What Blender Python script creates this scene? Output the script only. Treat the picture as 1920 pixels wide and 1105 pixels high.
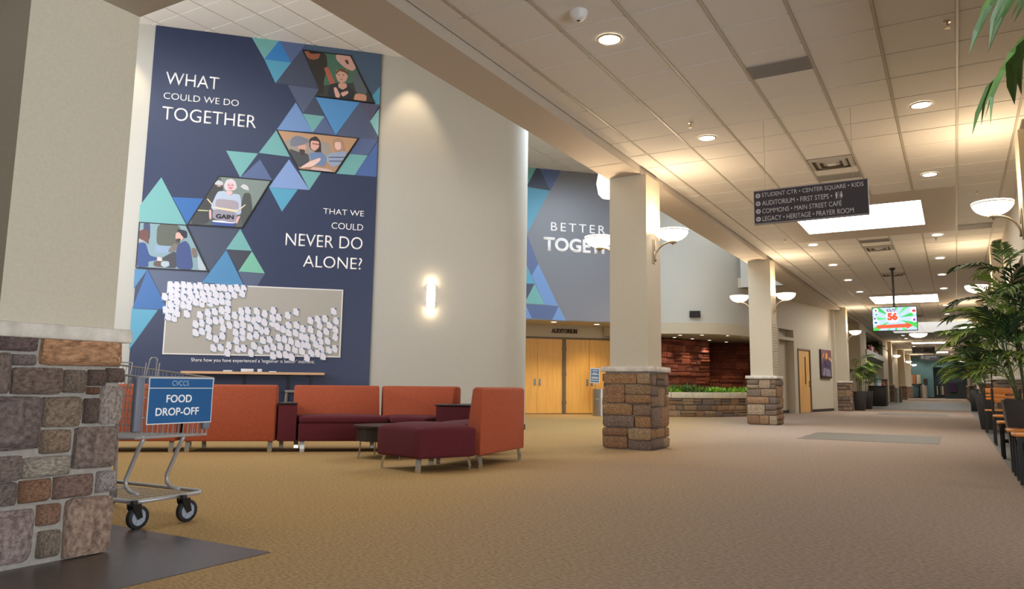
import bpy, bmesh, math, random
from mathutils import Matrix, Vector, Euler
for o in list(bpy.data.objects): bpy.data.objects.remove(o)
SC = bpy.context.scene
COL = SC.collection
PI = math.pi
random.seed(7)
# ---------------------------------------------------------------- camera
cam_d = bpy.data.cameras.new('camera'); cam = bpy.data.objects.new('camera', cam_d); COL.objects.link(cam)
YAW, PITCH, ROLL = 0.5047, 0.1285, 0.0092
fw = Vector((-math.sin(YAW)*math.cos(PITCH), math.cos(YAW)*math.cos(PITCH), math.sin(PITCH)))
rt = Vector((math.cos(YAW), math.sin(YAW), 0)); up = rt.cross(fw)
r2 = math.cos(ROLL)*rt + math.sin(ROLL)*up; u2 = -math.sin(ROLL)*rt + math.cos(ROLL)*up
m = Matrix((r2, u2, -fw)).transposed().to_4x4(); m.translation = (0, 0, 0.86)
cam.matrix_world = m
cam_d.sensor_width = 36; cam_d.sensor_fit = 'HORIZONTAL'
cam_d.lens = 36*1394.2/1920; cam_d.shift_x = -0.0302; cam_d.shift_y = -0.0050
cam_d.clip_start = 0.05; cam_d.clip_end = 400
SC.camera = cam
# ---------------------------------------------------------------- world, exposure
w = bpy.data.worlds.new('world'); SC.world = w; w.use_nodes = True
w.node_tree.nodes['Background'].inputs[0].default_value = (0.80, 0.88, 1.0, 1)
w.node_tree.nodes['Background'].inputs[1].default_value = 0.60
SC.view_settings.view_transform = 'Standard'; SC.view_settings.look = 'None'
SC.view_settings.gamma = 1; SC.view_settings.use_curve_mapping = False
SC.view_settings.exposure = 0.05
WARM = (1.0, 0.76, 0.50)
def area_light(name, loc, rot, sx, sy, power, col):
    l = bpy.data.lights.new(name, 'AREA'); l.shape = 'RECTANGLE'; l.size = sx; l.size_y = sy; l.energy = power; l.color = col
    o = bpy.data.objects.new(name, l); o.location = loc; o.rotation_euler = rot; COL.objects.link(o); return o
def spot_light(name, loc, power, col, angle=1.6, blend=0.5, rot=(0,0,0), radius=0.06, parent=None):
    l = bpy.data.lights.new(name, 'SPOT'); l.energy = power; l.color = col; l.spot_size = angle; l.spot_blend = blend; l.shadow_soft_size = radius
    o = bpy.data.objects.new(name, l); o.location = loc; o.rotation_euler = rot; COL.objects.link(o)
    if parent: o.parent = parent
    return o
def point_light(name, loc, power, col, radius=0.08, parent=None):
    l = bpy.data.lights.new(name, 'POINT'); l.energy = power; l.color = col; l.shadow_soft_size = radius
    o = bpy.data.objects.new(name, l); o.location = loc; COL.objects.link(o)
    if parent: o.parent = parent
    return o
# daylight from the side window and the skylights, plus two added atrium fill lights
area_light('window_daylight', (4.85, 0.9, 1.5), (math.radians(112), 0, math.radians(90)), 6.0, 2.3, 580, (0.84, 0.91, 1.0))
area_light('atrium_skylight', (-6.4, 15.6, 7.0), (0, 0, 0), 3.0, 4.4, 430, (0.72, 0.86, 1.0))
area_light('atrium_overhead_fill', (-8.6, 4.6, 7.0), (0, 0, 0), 5.0, 3.4, 190, (0.90, 0.95, 1.0))  # added soft fill out of view
area_light('atrium_upward_fill', (-10.5, 2.7, 3.4), (math.radians(122), 0, 0), 6.0, 3.0, 350, (0.96, 0.97, 1.0))  # added fill aimed upward to brighten the atrium ceiling, no glazing modelled
area_light('drum_skylight', (-5.4, 21.2, 6.9), (0, 0, 0), 1.6, 2.2, 42, (0.80, 0.90, 1.0))
# ---------------------------------------------------------------- materials
def lin(v):
    v /= 255.0
    return v/12.92 if v <= 0.04045 else ((v+0.055)/1.055)**2.4
def rgb(c): return (lin(c[0]), lin(c[1]), lin(c[2]), 1)
MATS = {}; PALETTE = {}
def mat(name, c, rough=0.6, metal=0.0, emit=None, estr=0, spec=None):
    if name in MATS: return MATS[name]
    mt = bpy.data.materials.new(name); mt.use_nodes = True; b = mt.node_tree.nodes['Principled BSDF']
    b.inputs['Base Color'].default_value = rgb(c); b.inputs['Roughness'].default_value = rough; b.inputs['Metallic'].default_value = metal
    if spec is not None: b.inputs['Specular IOR Level'].default_value = spec
    if emit: b.inputs['Emission Color'].default_value = emit if len(emit) == 4 else (*emit, 1); b.inputs['Emission Strength'].default_value = estr
    MATS[name] = mt; return mt
def noisy(name, c1, c2, scale=20, rough=0.8, bump=0.2, bscale=None, detail=4, randcol=None, stretch=None, dist=0.01):
    """two colour noise with bump; randcol = list of colours picked per object"""
    mt = mat(name, c1, rough); nt = mt.node_tree; N = nt.nodes; L = nt.links; b = N['Principled BSDF']
    tc = N.new('ShaderNodeTexCoord'); src = tc.outputs['Object']
    if stretch:
        mp = N.new('ShaderNodeMapping'); mp.inputs['Scale'].default_value = stretch; L.new(src, mp.inputs['Vector']); src = mp.outputs[0]
    nz = N.new('ShaderNodeTexNoise'); nz.inputs['Scale'].default_value = scale; nz.inputs['Detail'].default_value = detail; L.new(src, nz.inputs['Vector'])
    cr = N.new('ShaderNodeValToRGB'); cr.color_ramp.elements[0].color = rgb(c1); cr.color_ramp.elements[1].color = rgb(c2)
    cr.color_ramp.elements[0].position = 0.32; cr.color_ramp.elements[1].position = 0.68
    L.new(nz.outputs[0], cr.inputs[0]); out = cr.outputs[0]
    if randcol:
        oi = N.new('ShaderNodeObjectInfo'); r2_ = N.new('ShaderNodeValToRGB'); r2_.color_ramp.interpolation = 'CONSTANT'
        for i, cc in enumerate(randcol):
            e = r2_.color_ramp.elements[i] if i < 2 else r2_.color_ramp.elements.new(i/len(randcol))
            e.position = i/len(randcol); e.color = rgb(cc)
        L.new(oi.outputs['Random'], r2_.inputs[0])
        PALETTE[name] = randcol
        mx = N.new('ShaderNodeMix'); mx.data_type = 'RGBA'; mx.blend_type = 'MULTIPLY'; mx.inputs[0].default_value = 1.0
        L.new(oi.outputs['Color'], mx.inputs[6]); L.new(out, mx.inputs[7]); out = mx.outputs[2]
    L.new(out, b.inputs['Base Color'])
    if bump:
        n2 = N.new('ShaderNodeTexNoise'); n2.inputs['Scale'].default_value = bscale or scale*3; n2.inputs['Detail'].default_value = 6; L.new(src, n2.inputs['Vector'])
        bp = N.new('ShaderNodeBump'); bp.inputs['Strength'].default_value = bump; bp.inputs['Distance'].default_value = dist
        L.new(n2.outputs[0], bp.inputs['Height']); L.new(bp.outputs[0], b.inputs['Normal'])
    return mt
def vcol_mat(name, rough=0.5, estr=0.0):
    mt = mat(name, (200, 200, 200), rough); N = mt.node_tree.nodes; L = mt.node_tree.links; b = N['Principled BSDF']
    a = N.new('ShaderNodeVertexColor'); a.layer_name = 'print'
    L.new(a.outputs[0], b.inputs['Base Color'])
    if estr: L.new(a.outputs[0], b.inputs['Emission Color']); b.inputs['Emission Strength'].default_value = estr; b.inputs['Base Color'].default_value = (0,0,0,1)
    return mt
PAINT = noisy('wall_paint', (190, 179, 156), (184, 173, 151), 60, 0.62, 0.04, 300)
PAINT_W = noisy('wall_paint_pale', (187, 186, 178), (182, 181, 173), 60, 0.55, 0.03, 300)
SOFFIT = noisy('soffit_paint', (188, 176, 160), (183, 171, 155), 50, 0.7, 0.05, 300)
TILE = noisy('ceiling_tile_fibre', (222, 217, 208), (214, 209, 200), 90, 0.95, 0.25, 500, dist=0.002)
TEE = mat('ceiling_tee_metal', (176, 168, 152), 0.5)
GAP = mat('joint_grey', (120, 112, 98), 0.8)  # grey backing that shows in the joints between panels
STONE = noisy('split_stone', (255, 250, 245), (150, 140, 130), 14, 0.9, 0.9, 34, 6, dist=0.02,
  randcol=[(192,154,118),(168,146,126),(150,134,124),(188,162,134),(172,132,100),(204,184,156),(160,142,124),(146,128,120)])
STONE_N = noisy('split_stone_pillar', (255, 250, 245), (165, 155, 148), 9, 0.9, 0.9, 30, 6, dist=0.02,
  randcol=[(206,150,98),(176,156,144),(168,152,146),(190,166,146),(206,196,186),(178,150,134),(160,142,134),(204,166,124)])
STONE_C = noisy('split_stone_warm', (255, 250, 245), (150, 140, 130), 14, 0.9, 0.9, 34, 6, dist=0.02,
  randcol=[(198,156,112),(176,148,122),(156,136,122),(188,156,120),(180,140,104),(206,176,138),(166,142,118),(150,128,114)])
REDSTONE = noisy('red_stone', (255, 245, 240), (150, 125, 120), 9, 0.55, 0.9, 22, 6, dist=0.03,
  randcol=[(206,120,92),(190,106,82),(216,130,98),(176,98,80),(198,122,102),(184,108,90)])
MORTAR = noisy('mortar', (160, 152, 140), (142, 135, 125), 30, 0.95, 0.5, 90)
MORTAR_D = noisy('mortar_dark', (120, 72, 58), (100, 60, 50), 30, 0.95, 0.5, 90)
CAPST = noisy('cap_stone', (218, 208, 194), (184, 174, 160), 10, 0.85, 0.6, 40, 5, dist=0.01)
LIMEST = noisy('planter_cap_stone', (214, 200, 172), (204, 190, 162), 12, 0.8, 0.15, 60)
DARKFLOOR = noisy('dark_vinyl_plank', (92, 80, 72), (76, 66, 60), 5, 0.32, 0.05, 60, stretch=(1, 14, 1))
GREYFLOOR = noisy('grey_green_vinyl', (98, 97, 90), (86, 86, 80), 6, 0.6, 0.05, 40)
MATFLOOR = noisy('charcoal_inlay', (104, 96, 82), (94, 87, 76), 8, 0.6, 0.1, 60)
BASEB = mat('baseboard_rubber', (58, 50, 44), 0.6)
METAL = noisy('brushed_nickel', (196, 182, 158), (186, 172, 148), 40, 0.35, 0.0); MATS['brushed_nickel'].node_tree.nodes['Principled BSDF'].inputs['Metallic'].default_value = 0.8
CHROME = mat('chrome', (200, 198, 194), 0.25, 0.9)
STEEL = noisy('stainless_steel', (190, 186, 180), (150, 148, 144), 12, 0.3, 0.0, stretch=(8, 8, 0.2)); MATS['stainless_steel'].node_tree.nodes['Principled BSDF'].inputs['Metallic'].default_value = 0.85
BLACKM = mat('black_metal', (22, 20, 20), 0.4)
BLACK = mat('black_laminate', (26, 20, 20), 0.35)
BULB = mat('lit_glass_bowl', (255, 240, 225), 0.3, emit=(1.0, 0.90, 0.76), estr=3.2)
LENS = mat('lit_downlight_lens', (255, 250, 240), 0.3, emit=(1.0, 0.95, 0.86), estr=7.0)
SKYL_W = mat('lit_well_skylight', (255, 255, 255), 0.4, emit=(0.96, 0.98, 1.0), estr=2.2)
SKYL = mat('lit_skylight_panel', (255, 255, 255), 0.4, emit=(0.96, 0.98, 1.0), estr=11.0)
WHITE = mat('white_enamel', (226, 224, 220), 0.45)
LETTER = mat('white_letter', (238, 236, 236), 0.5, emit=(1, 1, 1), estr=0.12)
DKLETTER = mat('bronze_letter', (74, 48, 28), 0.4, 0.3)
WOODDOOR = noisy('maple_door', (232, 182, 98), (220, 166, 84), 3, 0.4, 0.02, 40, stretch=(9, 9, 0.6))
WOODDOOR2 = noisy('maple_door_small', (226, 178, 112), (206, 154, 88), 3, 0.4, 0.02, 40, stretch=(9, 9, 0.6))
FRAME = mat('door_frame_paint', (104, 92, 76), 0.5)
WOODS = noisy('beech_shelf', (216, 176, 134), (204, 162, 120), 4, 0.5, 0.02, 30, stretch=(1, 12, 12))
CHAIRW = noisy('honey_wood', (214, 136, 60), (196, 118, 46), 5, 0.35, 0.02, 30, stretch=(1, 8, 8))
ORANGE = noisy('orange_weave', (184, 92, 56), (144, 62, 38), 150, 0.95, 0.3, 400, 2, dist=0.002)
MAROON = noisy('maroon_weave', (98, 29, 38), (80, 22, 30), 120, 0.95, 0.2, 350, 2, dist=0.002)
TEALW = noisy('teal_wall', (92, 128, 134), (86, 120, 126), 4, 0.7, 0.05, 60)
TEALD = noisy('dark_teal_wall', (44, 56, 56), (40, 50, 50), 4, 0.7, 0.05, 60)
PRINT = vcol_mat('printed_panel', 0.42)
SCREEN = vcol_mat('tv_picture', 0.3, 0.66)
BOARD = noisy('grey_fabric_board', (176, 172, 164), (170, 166, 158), 80, 0.9, 0.1, 300)
LEAF = noisy('palm_leaf', (98, 128, 58), (62, 94, 42), 3, 0.45, 0.0)
LEAF_L = noisy('palm_leaf_light', (150, 168, 74), (110, 138, 58), 3, 0.45, 0.0)
LEAF_D = noisy('palm_leaf_dark', (56, 78, 42), (38, 60, 34), 3, 0.4, 0.0)
GREEN = noisy('ground_leaf', (158, 200, 60), (74, 140, 40), 2.5, 0.4, 0.0)
STEM = noisy('palm_cane', (92, 96, 52), (66, 66, 38), 20, 0.6, 0.1)
POT = noisy('charcoal_pot', (52, 46, 44), (44, 40, 38), 10, 0.45, 0.05)
SOIL = noisy('potting_soil', (62, 46, 34), (40, 30, 24), 30, 0.95, 0.8, 60)
CARTM = mat('cart_wire', (172, 168, 166), 0.4, 0.35)
CARTP = mat('cart_grey_plastic', (116, 120, 132), 0.5)
RUBBER = mat('black_rubber', (28, 27, 27), 0.7)
BLUE = mat('blue_sign', (30, 92, 146), 0.45)
SIGNG = mat('charcoal_sign', (62, 56, 60), 0.4)
SIGNT = mat('sign_grey_text', (190, 184, 180), 0.5)
BROWNW = noisy('walnut_wood', (108, 64, 42), (84, 48, 32), 4, 0.45, 0.03, 40, stretch=(8, 8, 1))
DKWOOD = noisy('espresso_wood', (40, 28, 24), (30, 22, 20), 4, 0.45, 0.03, 40, stretch=(8, 8, 1))
def carpet():
    mt = mat('loop_carpet', (180, 150, 110), 0.97); nt = mt.node_tree; N = nt.nodes; L = nt.links; b = N['Principled BSDF']
    g = N.new('ShaderNodeNewGeometry'); sx = N.new('ShaderNodeSeparateXYZ'); L.new(g.outputs['Position'], sx.inputs[0])
    big = N.new('ShaderNodeTexNoise'); big.inputs['Scale'].default_value = 0.5; L.new(g.outputs['Position'], big.inputs['Vector'])
    # golden carpet in the seating area blending to a greyer tone towards the corridor
    ad = N.new('ShaderNodeMath'); ad.operation = 'MULTIPLY_ADD'; ad.inputs[1].default_value = 1.6; L.new(big.outputs[0], ad.inputs[0]); L.new(sx.outputs[0], ad.inputs[2])
    yy = N.new('ShaderNodeMath'); yy.operation = 'MULTIPLY_ADD'; yy.inputs[1].default_value = 0.22; L.new(sx.outputs[1], yy.inputs[0]); L.new(ad.outputs[0], yy.inputs[2])
    mr = N.new('ShaderNodeMapRange'); mr.inputs[1].default_value = -2.6; mr.inputs[2].default_value = 1.2; mr.interpolation_type = 'SMOOTHSTEP'; L.new(yy.outputs[0], mr.inputs[0])
    mx = N.new('ShaderNodeMix'); mx.data_type = 'RGBA'; mx.inputs[6].default_value = rgb((186, 153, 103)); mx.inputs[7].default_value = rgb((162, 143, 128)); L.new(mr.outputs[0], mx.inputs[0])
    mp = N.new('ShaderNodeMapping'); mp.inputs['Scale'].default_value = (1, 2.2, 1); mp.inputs['Rotation'].default_value = (0, 0, 0.5); L.new(g.outputs['Position'], mp.inputs['Vector'])
    fi = N.new('ShaderNodeTexNoise'); fi.inputs['Scale'].default_value = 38; fi.inputs['Detail'].default_value = 5; L.new(mp.outputs[0], fi.inputs['Vector'])
    cr = N.new('ShaderNodeValToRGB'); cr.color_ramp.elements[0].position = 0.3; cr.color_ramp.elements[1].position = 0.7
    cr.color_ramp.elements[0].color = (0.58, 0.56, 0.52, 1); cr.color_ramp.elements[1].color = (1.12, 1.12, 1.12, 1); L.new(fi.outputs[0], cr.inputs[0])
    m2 = N.new('ShaderNodeMix'); m2.data_type = 'RGBA'; m2.blend_type = 'MULTIPLY'; m2.inputs[0].default_value = 1; L.new(mx.outputs[2], m2.inputs[6]); L.new(cr.outputs[0], m2.inputs[7])
    L.new(m2.outputs[2], b.inputs['Base Color'])
    bp = N.new('ShaderNodeBump'); bp.inputs['Strength'].default_value = 0.5; bp.inputs['Distance'].default_value = 0.01; L.new(fi.outputs[0], bp.inputs['Height']); L.new(bp.outputs[0], b.inputs['Normal'])
    b.inputs['Specular IOR Level'].default_value = 0.1
    return mt
CARPET = carpet()
# ---------------------------------------------------------------- mesh helpers
class MB:
    def __init__(s): s.v = []; s.f = []; s.m = []; s.c = []
    def add(s, vs, fs, mi=0, col=None, M=None):
        b = len(s.v)
        for p in vs:
            s.v.append(tuple(M @ Vector(p)) if M is not None else tuple(p))
        for f in fs: s.f.append([b+i for i in f]); s.m.append(mi); s.c.append(col)
        return s
    def box(s, x0, x1, y0, y1, z0, z1, mi=0, M=None):
        vs = [(x0,y0,z0),(x1,y0,z0),(x1,y1,z0),(x0,y1,z0),(x0,y0,z1),(x1,y0,z1),(x1,y1,z1),(x0,y1,z1)]
        return s.add(vs, [(0,3,2,1),(4,5,6,7),(0,1,5,4),(1,2,6,5),(2,3,7,6),(3,0,4,7)], mi, None, M)
    def prism(s, pts, z0, z1, mi=0, M=None, top_scale=None):
        n = len(pts); a = 0
        for i in range(n): a += pts[i][0]*pts[(i+1)%n][1]-pts[(i+1)%n][0]*pts[i][1]
        if a < 0: pts = pts[::-1]
        tp = pts
        if top_scale:
            cx = sum(p[0] for p in pts)/n; cy = sum(p[1] for p in pts)/n
            tp = [(cx+(p[0]-cx)*top_scale, cy+(p[1]-cy)*top_scale) for p in pts]
        vs = [(p[0],p[1],z0) for p in pts]+[(p[0],p[1],z1) for p in tp]
        fs = [tuple(range(n-1,-1,-1)), tuple(range(n,2*n))]+[(i,(i+1)%n,n+(i+1)%n,n+i) for i in range(n)]
        return s.add(vs, fs, mi, None, M)
    def tube(s, pts, r, n=8, mi=0, M=None, cap=True):
        pts = [Vector(p) for p in pts]; rs = r if isinstance(r, (list, tuple)) else [r]*len(pts)
        vs = []; prev = None
        for i, p in enumerate(pts):
            t = (pts[min(i+1,len(pts)-1)]-pts[max(i-1,0)]).normalized()
            ref = prev if prev is not None else (Vector((0,0,1)) if abs(t.z) < 0.9 else Vector((1,0,0)))
            a = t.cross(ref).normalized() if prev is None else (ref - t*ref.dot(t)).normalized()
            prev = a; b = t.cross(a)
            for k in range(n):
                q = 2*PI*k/n; vs.append(p + a*math.cos(q)*rs[i] + b*math.sin(q)*rs[i])
        fs = []
        for i in range(len(pts)-1):
            for k in range(n): fs.append((i*n+k, i*n+(k+1)%n, (i+1)*n+(k+1)%n, (i+1)*n+k))
        if cap: fs.append(tuple(range(n-1,-1,-1))); fs.append(tuple(range((len(pts)-1)*n, len(pts)*n)))
        return s.add(vs, fs, mi, None, M)
    def lathe(s, prof, n=20, mi=0, M=None, a0=0, a1=2*PI):
        full = abs(a1-a0-2*PI) < 1e-6; k = n if full else n+1; vs = []
        for j in range(k):
            a = a0+(a1-a0)*j/n
            for r, z in prof: vs.append((r*math.cos(a), r*math.sin(a), z))
        L = len(prof); fs = []
        for j in range(n):
            j2 = (j+1) % k
            for i in range(L-1):
                fs.append((j*L+i, j2*L+i, j2*L+i+1, j*L+i+1))
        return s.add(vs, fs, mi, None, M)
    def poly(s, pts2, y, col, mi=0):            # flat polygon in the local x z plane
        n = len(pts2); a = 0
        for i in range(n): a += pts2[i][0]*pts2[(i+1)%n][1]-pts2[(i+1)%n][0]*pts2[i][1]
        if a < 0: pts2 = pts2[::-1]
        return s.add([(p[0], y, p[1]) for p in pts2], [tuple(range(n))], mi, col)
    def mesh(s, name, mats, smooth=False):
        me = bpy.data.meshes.new(name); me.from_pydata([tuple(v) for v in s.v], [], s.f)
        for mt in (mats if isinstance(mats, (list, tuple)) else [mats]): me.materials.append(mt)
        me.polygons.foreach_set('material_index', s.m)
        if smooth: me.polygons.foreach_set('use_smooth', [True]*len(me.polygons))
        if any(c is not None for c in s.c):
            at = me.color_attributes.new('print', 'FLOAT_COLOR', 'CORNER')
            i = 0; data = []
            for p, c in zip(me.polygons, s.c):
                cc = rgb(c) if c is not None else (0.02, 0.02, 0.02, 1)
                data += list(cc)*p.loop_total
            at.data.foreach_set('color', data)
        me.update(); return me
    def build(s, name, mats, parent=None, smooth=False, bevel=0, seg=2):
        o = bpy.data.objects.new(name, s.mesh(name, mats, smooth)); COL.objects.link(o)
        if parent: o.parent = parent
        if bevel:
            md = o.modifiers.new('bevel', 'BEVEL'); md.width = bevel; md.segments = seg; md.limit_method = 'ANGLE'; md.angle_limit = 0.6
            md.harden_normals = False
            for p in o.data.polygons: p.use_smooth = True
        return o
def tag(o, label=None, cat=None, group=None, kind=None):
    if label: o['label'] = label
    if cat: o['category'] = cat
    if group: o['group'] = group
    if kind: o['kind'] = kind
    return o
def thing(name, label, cat, loc=(0,0,0), rz=0, group=None):
    o = bpy.data.objects.new(name, None); COL.objects.link(o); o.location = loc; o.rotation_euler = (0,0,rz); o.empty_display_size = 0.1
    return tag(o, label, cat, group)
def struct(mb, name, mats, label=None, **k):
    o = mb.build(name, mats, **k); o['kind'] = 'structure'
    if label: o['label'] = label
    return o
def inst(o_mesh, name, parent, loc, rot=(0,0,0), scale=(1,1,1)):
    o = bpy.data.objects.new(name, o_mesh); COL.objects.link(o); o.parent = parent; o.location = loc; o.rotation_euler = rot; o.scale = scale; return o
def copy_tree(o, parent=None):
    c = o.copy(); COL.objects.link(c)
    if parent: c.parent = parent
    for ch in list(o.children): copy_tree(ch, c)
    return c
def text(s, x0, x1, z0, z1, name, material, parent, y=0, ext=0.003, bold=0.0, M=None, space=1.0):
    cu = bpy.data.curves.new('t', 'FONT'); cu.body = s; cu.size = 1; cu.offset = bold; cu.space_character = space; cu.resolution_u = 5
    to = bpy.data.objects.new('t', cu); COL.objects.link(to)
    dg = bpy.context.evaluated_depsgraph_get(); me = bpy.data.meshes.new_from_object(to.evaluated_get(dg)); bpy.data.objects.remove(to)
    xs = [v.co.x for v in me.vertices]; ys = [v.co.y for v in me.vertices]
    ax, bx_, ay, by_ = min(xs), max(xs), min(ys), max(ys)
    bm = bmesh.new(); bm.from_mesh(me)
    for v in bm.verts:
        v.co = Vector((x0+(v.co.x-ax)/(bx_-ax)*(x1-x0), 0, z0+(v.co.y-ay)/(by_-ay)*(z1-z0)))
    for f in bm.faces:
        f.normal_update()
        if f.normal.y > 0: f.normal_flip()
    if ext:
        r = bmesh.ops.extrude_face_region(bm, geom=list(bm.faces)); 
        for e in r['geom']:
            if isinstance(e, bmesh.types.BMVert): e.co.y -= ext
    for v in bm.verts: v.co.y += y
    if M is not None: bmesh.ops.transform(bm, matrix=M, verts=bm.verts)
    bm.to_mesh(me); bm.free(); me.materials.clear(); me.materials.append(material); me.name = name
    for p in me.polygons: p.material_index = 0
    o = bpy.data.objects.new(name, me); COL.objects.link(o); o.parent = parent; return o
def frame(o, ang): return Matrix.Translation((o[0], o[1], o[2] if len(o) > 2 else 0)) @ Matrix.Rotation(ang, 4, 'Z')
# stones: a few shared meshes, each a rough faced block about 1 x 1 wide and 1 deep, front towards -y
def stone_mesh(seed, mt, rough=0.10):
    rnd = random.Random(seed); n = 4; vs = []; fs = []
    g = [-0.5, -0.36, 0.36, 0.5]
    for j in range(n):
        for i in range(n):
            e = (i in (0, n-1)) + (j in (0, n-1))
            y = -1.0 + (0.16 if e == 1 else 0.30 if e == 2 else 0) + rnd.uniform(-1, 1)*(rough if e else rough*2.2)
            sx = 1 - (0.01 if e else 0); k = 0.965 if e == 2 else sx
            vs.append((g[i]*k + rnd.uniform(-.018,.018), y, g[j]*k + rnd.uniform(-.018,.018)))
    for j in range(n-1):
        for i in range(n-1): fs.append((j*n+i, j*n+i+1, (j+1)*n+i+1, (j+1)*n+i))
    ring = [i for i in range(n)]+[j*n+n-1 for j in range(1,n)]+[(n-1)*n+i for i in range(n-2,-1,-1)]+[j*n for j in range(n-2,0,-1)]
    b = len(vs)
    for r_ in ring: vs.append((vs[r_][0]*1.0, 0, vs[r_][2]*1.0))
    R = len(ring)
    for k in range(R): fs.append((ring[k], b+k, b+(k+1)%R, ring[(k+1)%R]))
    mb = MB(); mb.add(vs, fs); return mb.mesh('stone', mt, True)
ST_SETS = {}
def stones(mt):
    if mt.name not in ST_SETS: ST_SETS[mt.name] = [stone_mesh(100+i, mt) for i in range(8)]
    return ST_SETS[mt.name]
def put_stone(parent, M, x0, x1, z0, z1, depth, mt, rnd, name='stone', colour=None):
    """stone filling x0..x1, z0..z1 of the face whose frame is M (front towards local -y)"""
    me = rnd.choice(stones(mt)); fx = rnd.choice((1, -1)); fz = rnd.choice((1, -1))
    o = bpy.data.objects.new(name, me); COL.objects.link(o); o.parent = parent
    if fx*fz < 0: fz = fx
    o.color = rgb(colour or rnd.choice(PALETTE[mt.name]))
    o.matrix_local = M @ Matrix.Translation(((x0+x1)/2, 0, (z0+z1)/2)) @ Matrix.Diagonal(((x1-x0)*fx, depth, (z1-z0)*fz, 1))
    return o
def ashlar(x0, x1, z0, z1, rnd, hmin=0.10, hmax=0.24, wmin=0.14, wmax=0.38, gap=0.012):
    """coursed rubble layout: list of rectangles"""
    out = []; z = z0
    while z < z1-0.03:
        h = min(rnd.uniform(hmin, hmax), z1-z)
        if z1-z-h < 0.06: h = z1-z
        x = x0
        while x < x1-0.02:
            wd = min(rnd.uniform(wmin, wmax), x1-x)
            if x1-x-wd < 0.07: wd = x1-x
            if h > 0.17 and rnd.random() < 0.45:
                k = rnd.uniform(.4, .6)
                out += [(x+gap, x+wd-gap, z+gap, z+h*k-gap), (x+gap, x+wd-gap, z+h*k+gap, z+h-gap)]
            else: out.append((x+gap, x+wd-gap, z+gap, z+h-gap))
            x += wd
        z += h
    return out
W1O = (-7.263, 12.479); W1 = frame(W1O, PI/4)          # long atrium wall, x along the wall, room on the -y side
W2O = (-10.289, 18.485); W2 = frame(W2O, PI/4)         # wall above the auditorium doors
WDO = (-11.385, 19.581); WD = frame(WDO, PI/4)         # door wall set back
CEIL = 3.97; ATR = 7.15; SOF = 3.86
PAT1 = [('teal',[[-5.295,7.179],[-4.798,7.163],[-5.039,6.758]]),('bright',[[-4.798,7.163],[-5.039,6.758],[-4.571,6.756]]),('cyan',[[-5.039,6.758],[-4.571,6.756],[-4.823,6.325]]),('slateblue',[[-4.798,7.163],[-4.316,7.161],[-4.571,6.756]]),('slate',[[-4.571,6.756],[-4.375,7.047],[-4.043,6.315],[-4.823,6.325]]),('slate3',[[-4.315,7.155],[-2.931,7.14],[-2.944,6.503],[-3.09,6.289],[-3.521,7.03],[-4.37,7.047]]),('slate2',[[-4.608,6.318],[-4.043,6.31],[-4.315,5.8]]),('steel',[[-4.452,6.002],[-4.125,5.465],[-4.757,5.442]]),('slate',[[-4.118,6.145],[-4.32,5.8],[-3.934,5.793]]),('teal',[[-4.32,5.8],[-3.934,5.793],[-4.125,5.465]]),('slateblue',[[-3.934,5.793],[-4.125,5.465],[-3.726,5.451]]),('sky',[[-4.113,6.146],[-3.312,6.137],[-3.718,5.446]]),('slate4',[[-3.312,6.137],[-2.941,6.129],[-3.106,5.795]]),('slate2',[[-3.312,6.137],[-3.106,5.795],[-2.945,5.513],[-2.964,5.426],[-3.705,5.448]]),('pale',[[-2.946,6.056],[-3.106,5.789],[-2.945,5.513]]),('cyan',[[-2.944,6.503],[-3.09,6.289],[-3.03,6.132],[-2.941,6.134]]),('teal',[[-4.764,5.433],[-5.037,4.982],[-4.502,4.958]]),('slateblue',[[-3.293,5.434],[-2.948,5.442],[-3.124,5.123],[-3.452,5.121]]),('teal',[[-3.452,5.118],[-3.124,5.118],[-3.345,4.719],[-3.679,4.718]]),('blue',[[-2.947,5.412],[-2.95,4.719],[-3.345,4.719]]),('teal',[[-5.584,4.969],[-5.049,4.968],[-5.323,4.499]]),('slateblue',[[-5.01,4.863],[-5.315,4.502],[-4.783,4.495]]),('light',[[-4.515,4.91],[-4.835,4.358],[-4.135,4.369]]),('teal',[[-4.338,4.726],[-3.947,4.714],[-4.135,4.369]]),('cyan',[[-4.828,4.355],[-4.337,4.36],[-4.588,3.93]]),('teal',[[-6.595,4.389],[-6.892,3.867],[-6.886,3.572],[-6.149,3.58]]),('blue2',[[-6.398,4.053],[-5.903,4.065],[-6.134,3.591]]),('slate',[[-6.132,3.567],[-5.23,3.577],[-5.735,2.769]]),('teal',[[-5.268,3.564],[-5.054,3.183],[-5.478,3.185]]),('dark',[[-5.477,3.179],[-5.063,3.175],[-5.25,2.808]]),('cyan2',[[-5.477,3.175],[-5.832,2.578],[-5.149,2.548]]),('green',[[-5.053,3.176],[-4.816,2.789],[-5.256,2.801]]),('slate2',[[-5.256,2.794],[-4.816,2.782],[-4.947,2.523],[-5.14,2.548]]),('slate2',[[-6.685,2.761],[-5.735,2.766],[-5.832,2.578],[-6.351,2.57],[-6.334,2.093]]),('blue2',[[-6.7,2.76],[-6.884,2.089],[-6.34,2.09]]),('cyan2',[[-6.894,2.767],[-6.7,2.76],[-6.887,2.419]]),('cyan',[[-6.892,2.082],[-6.489,2.078],[-6.883,1.388]])]
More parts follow.
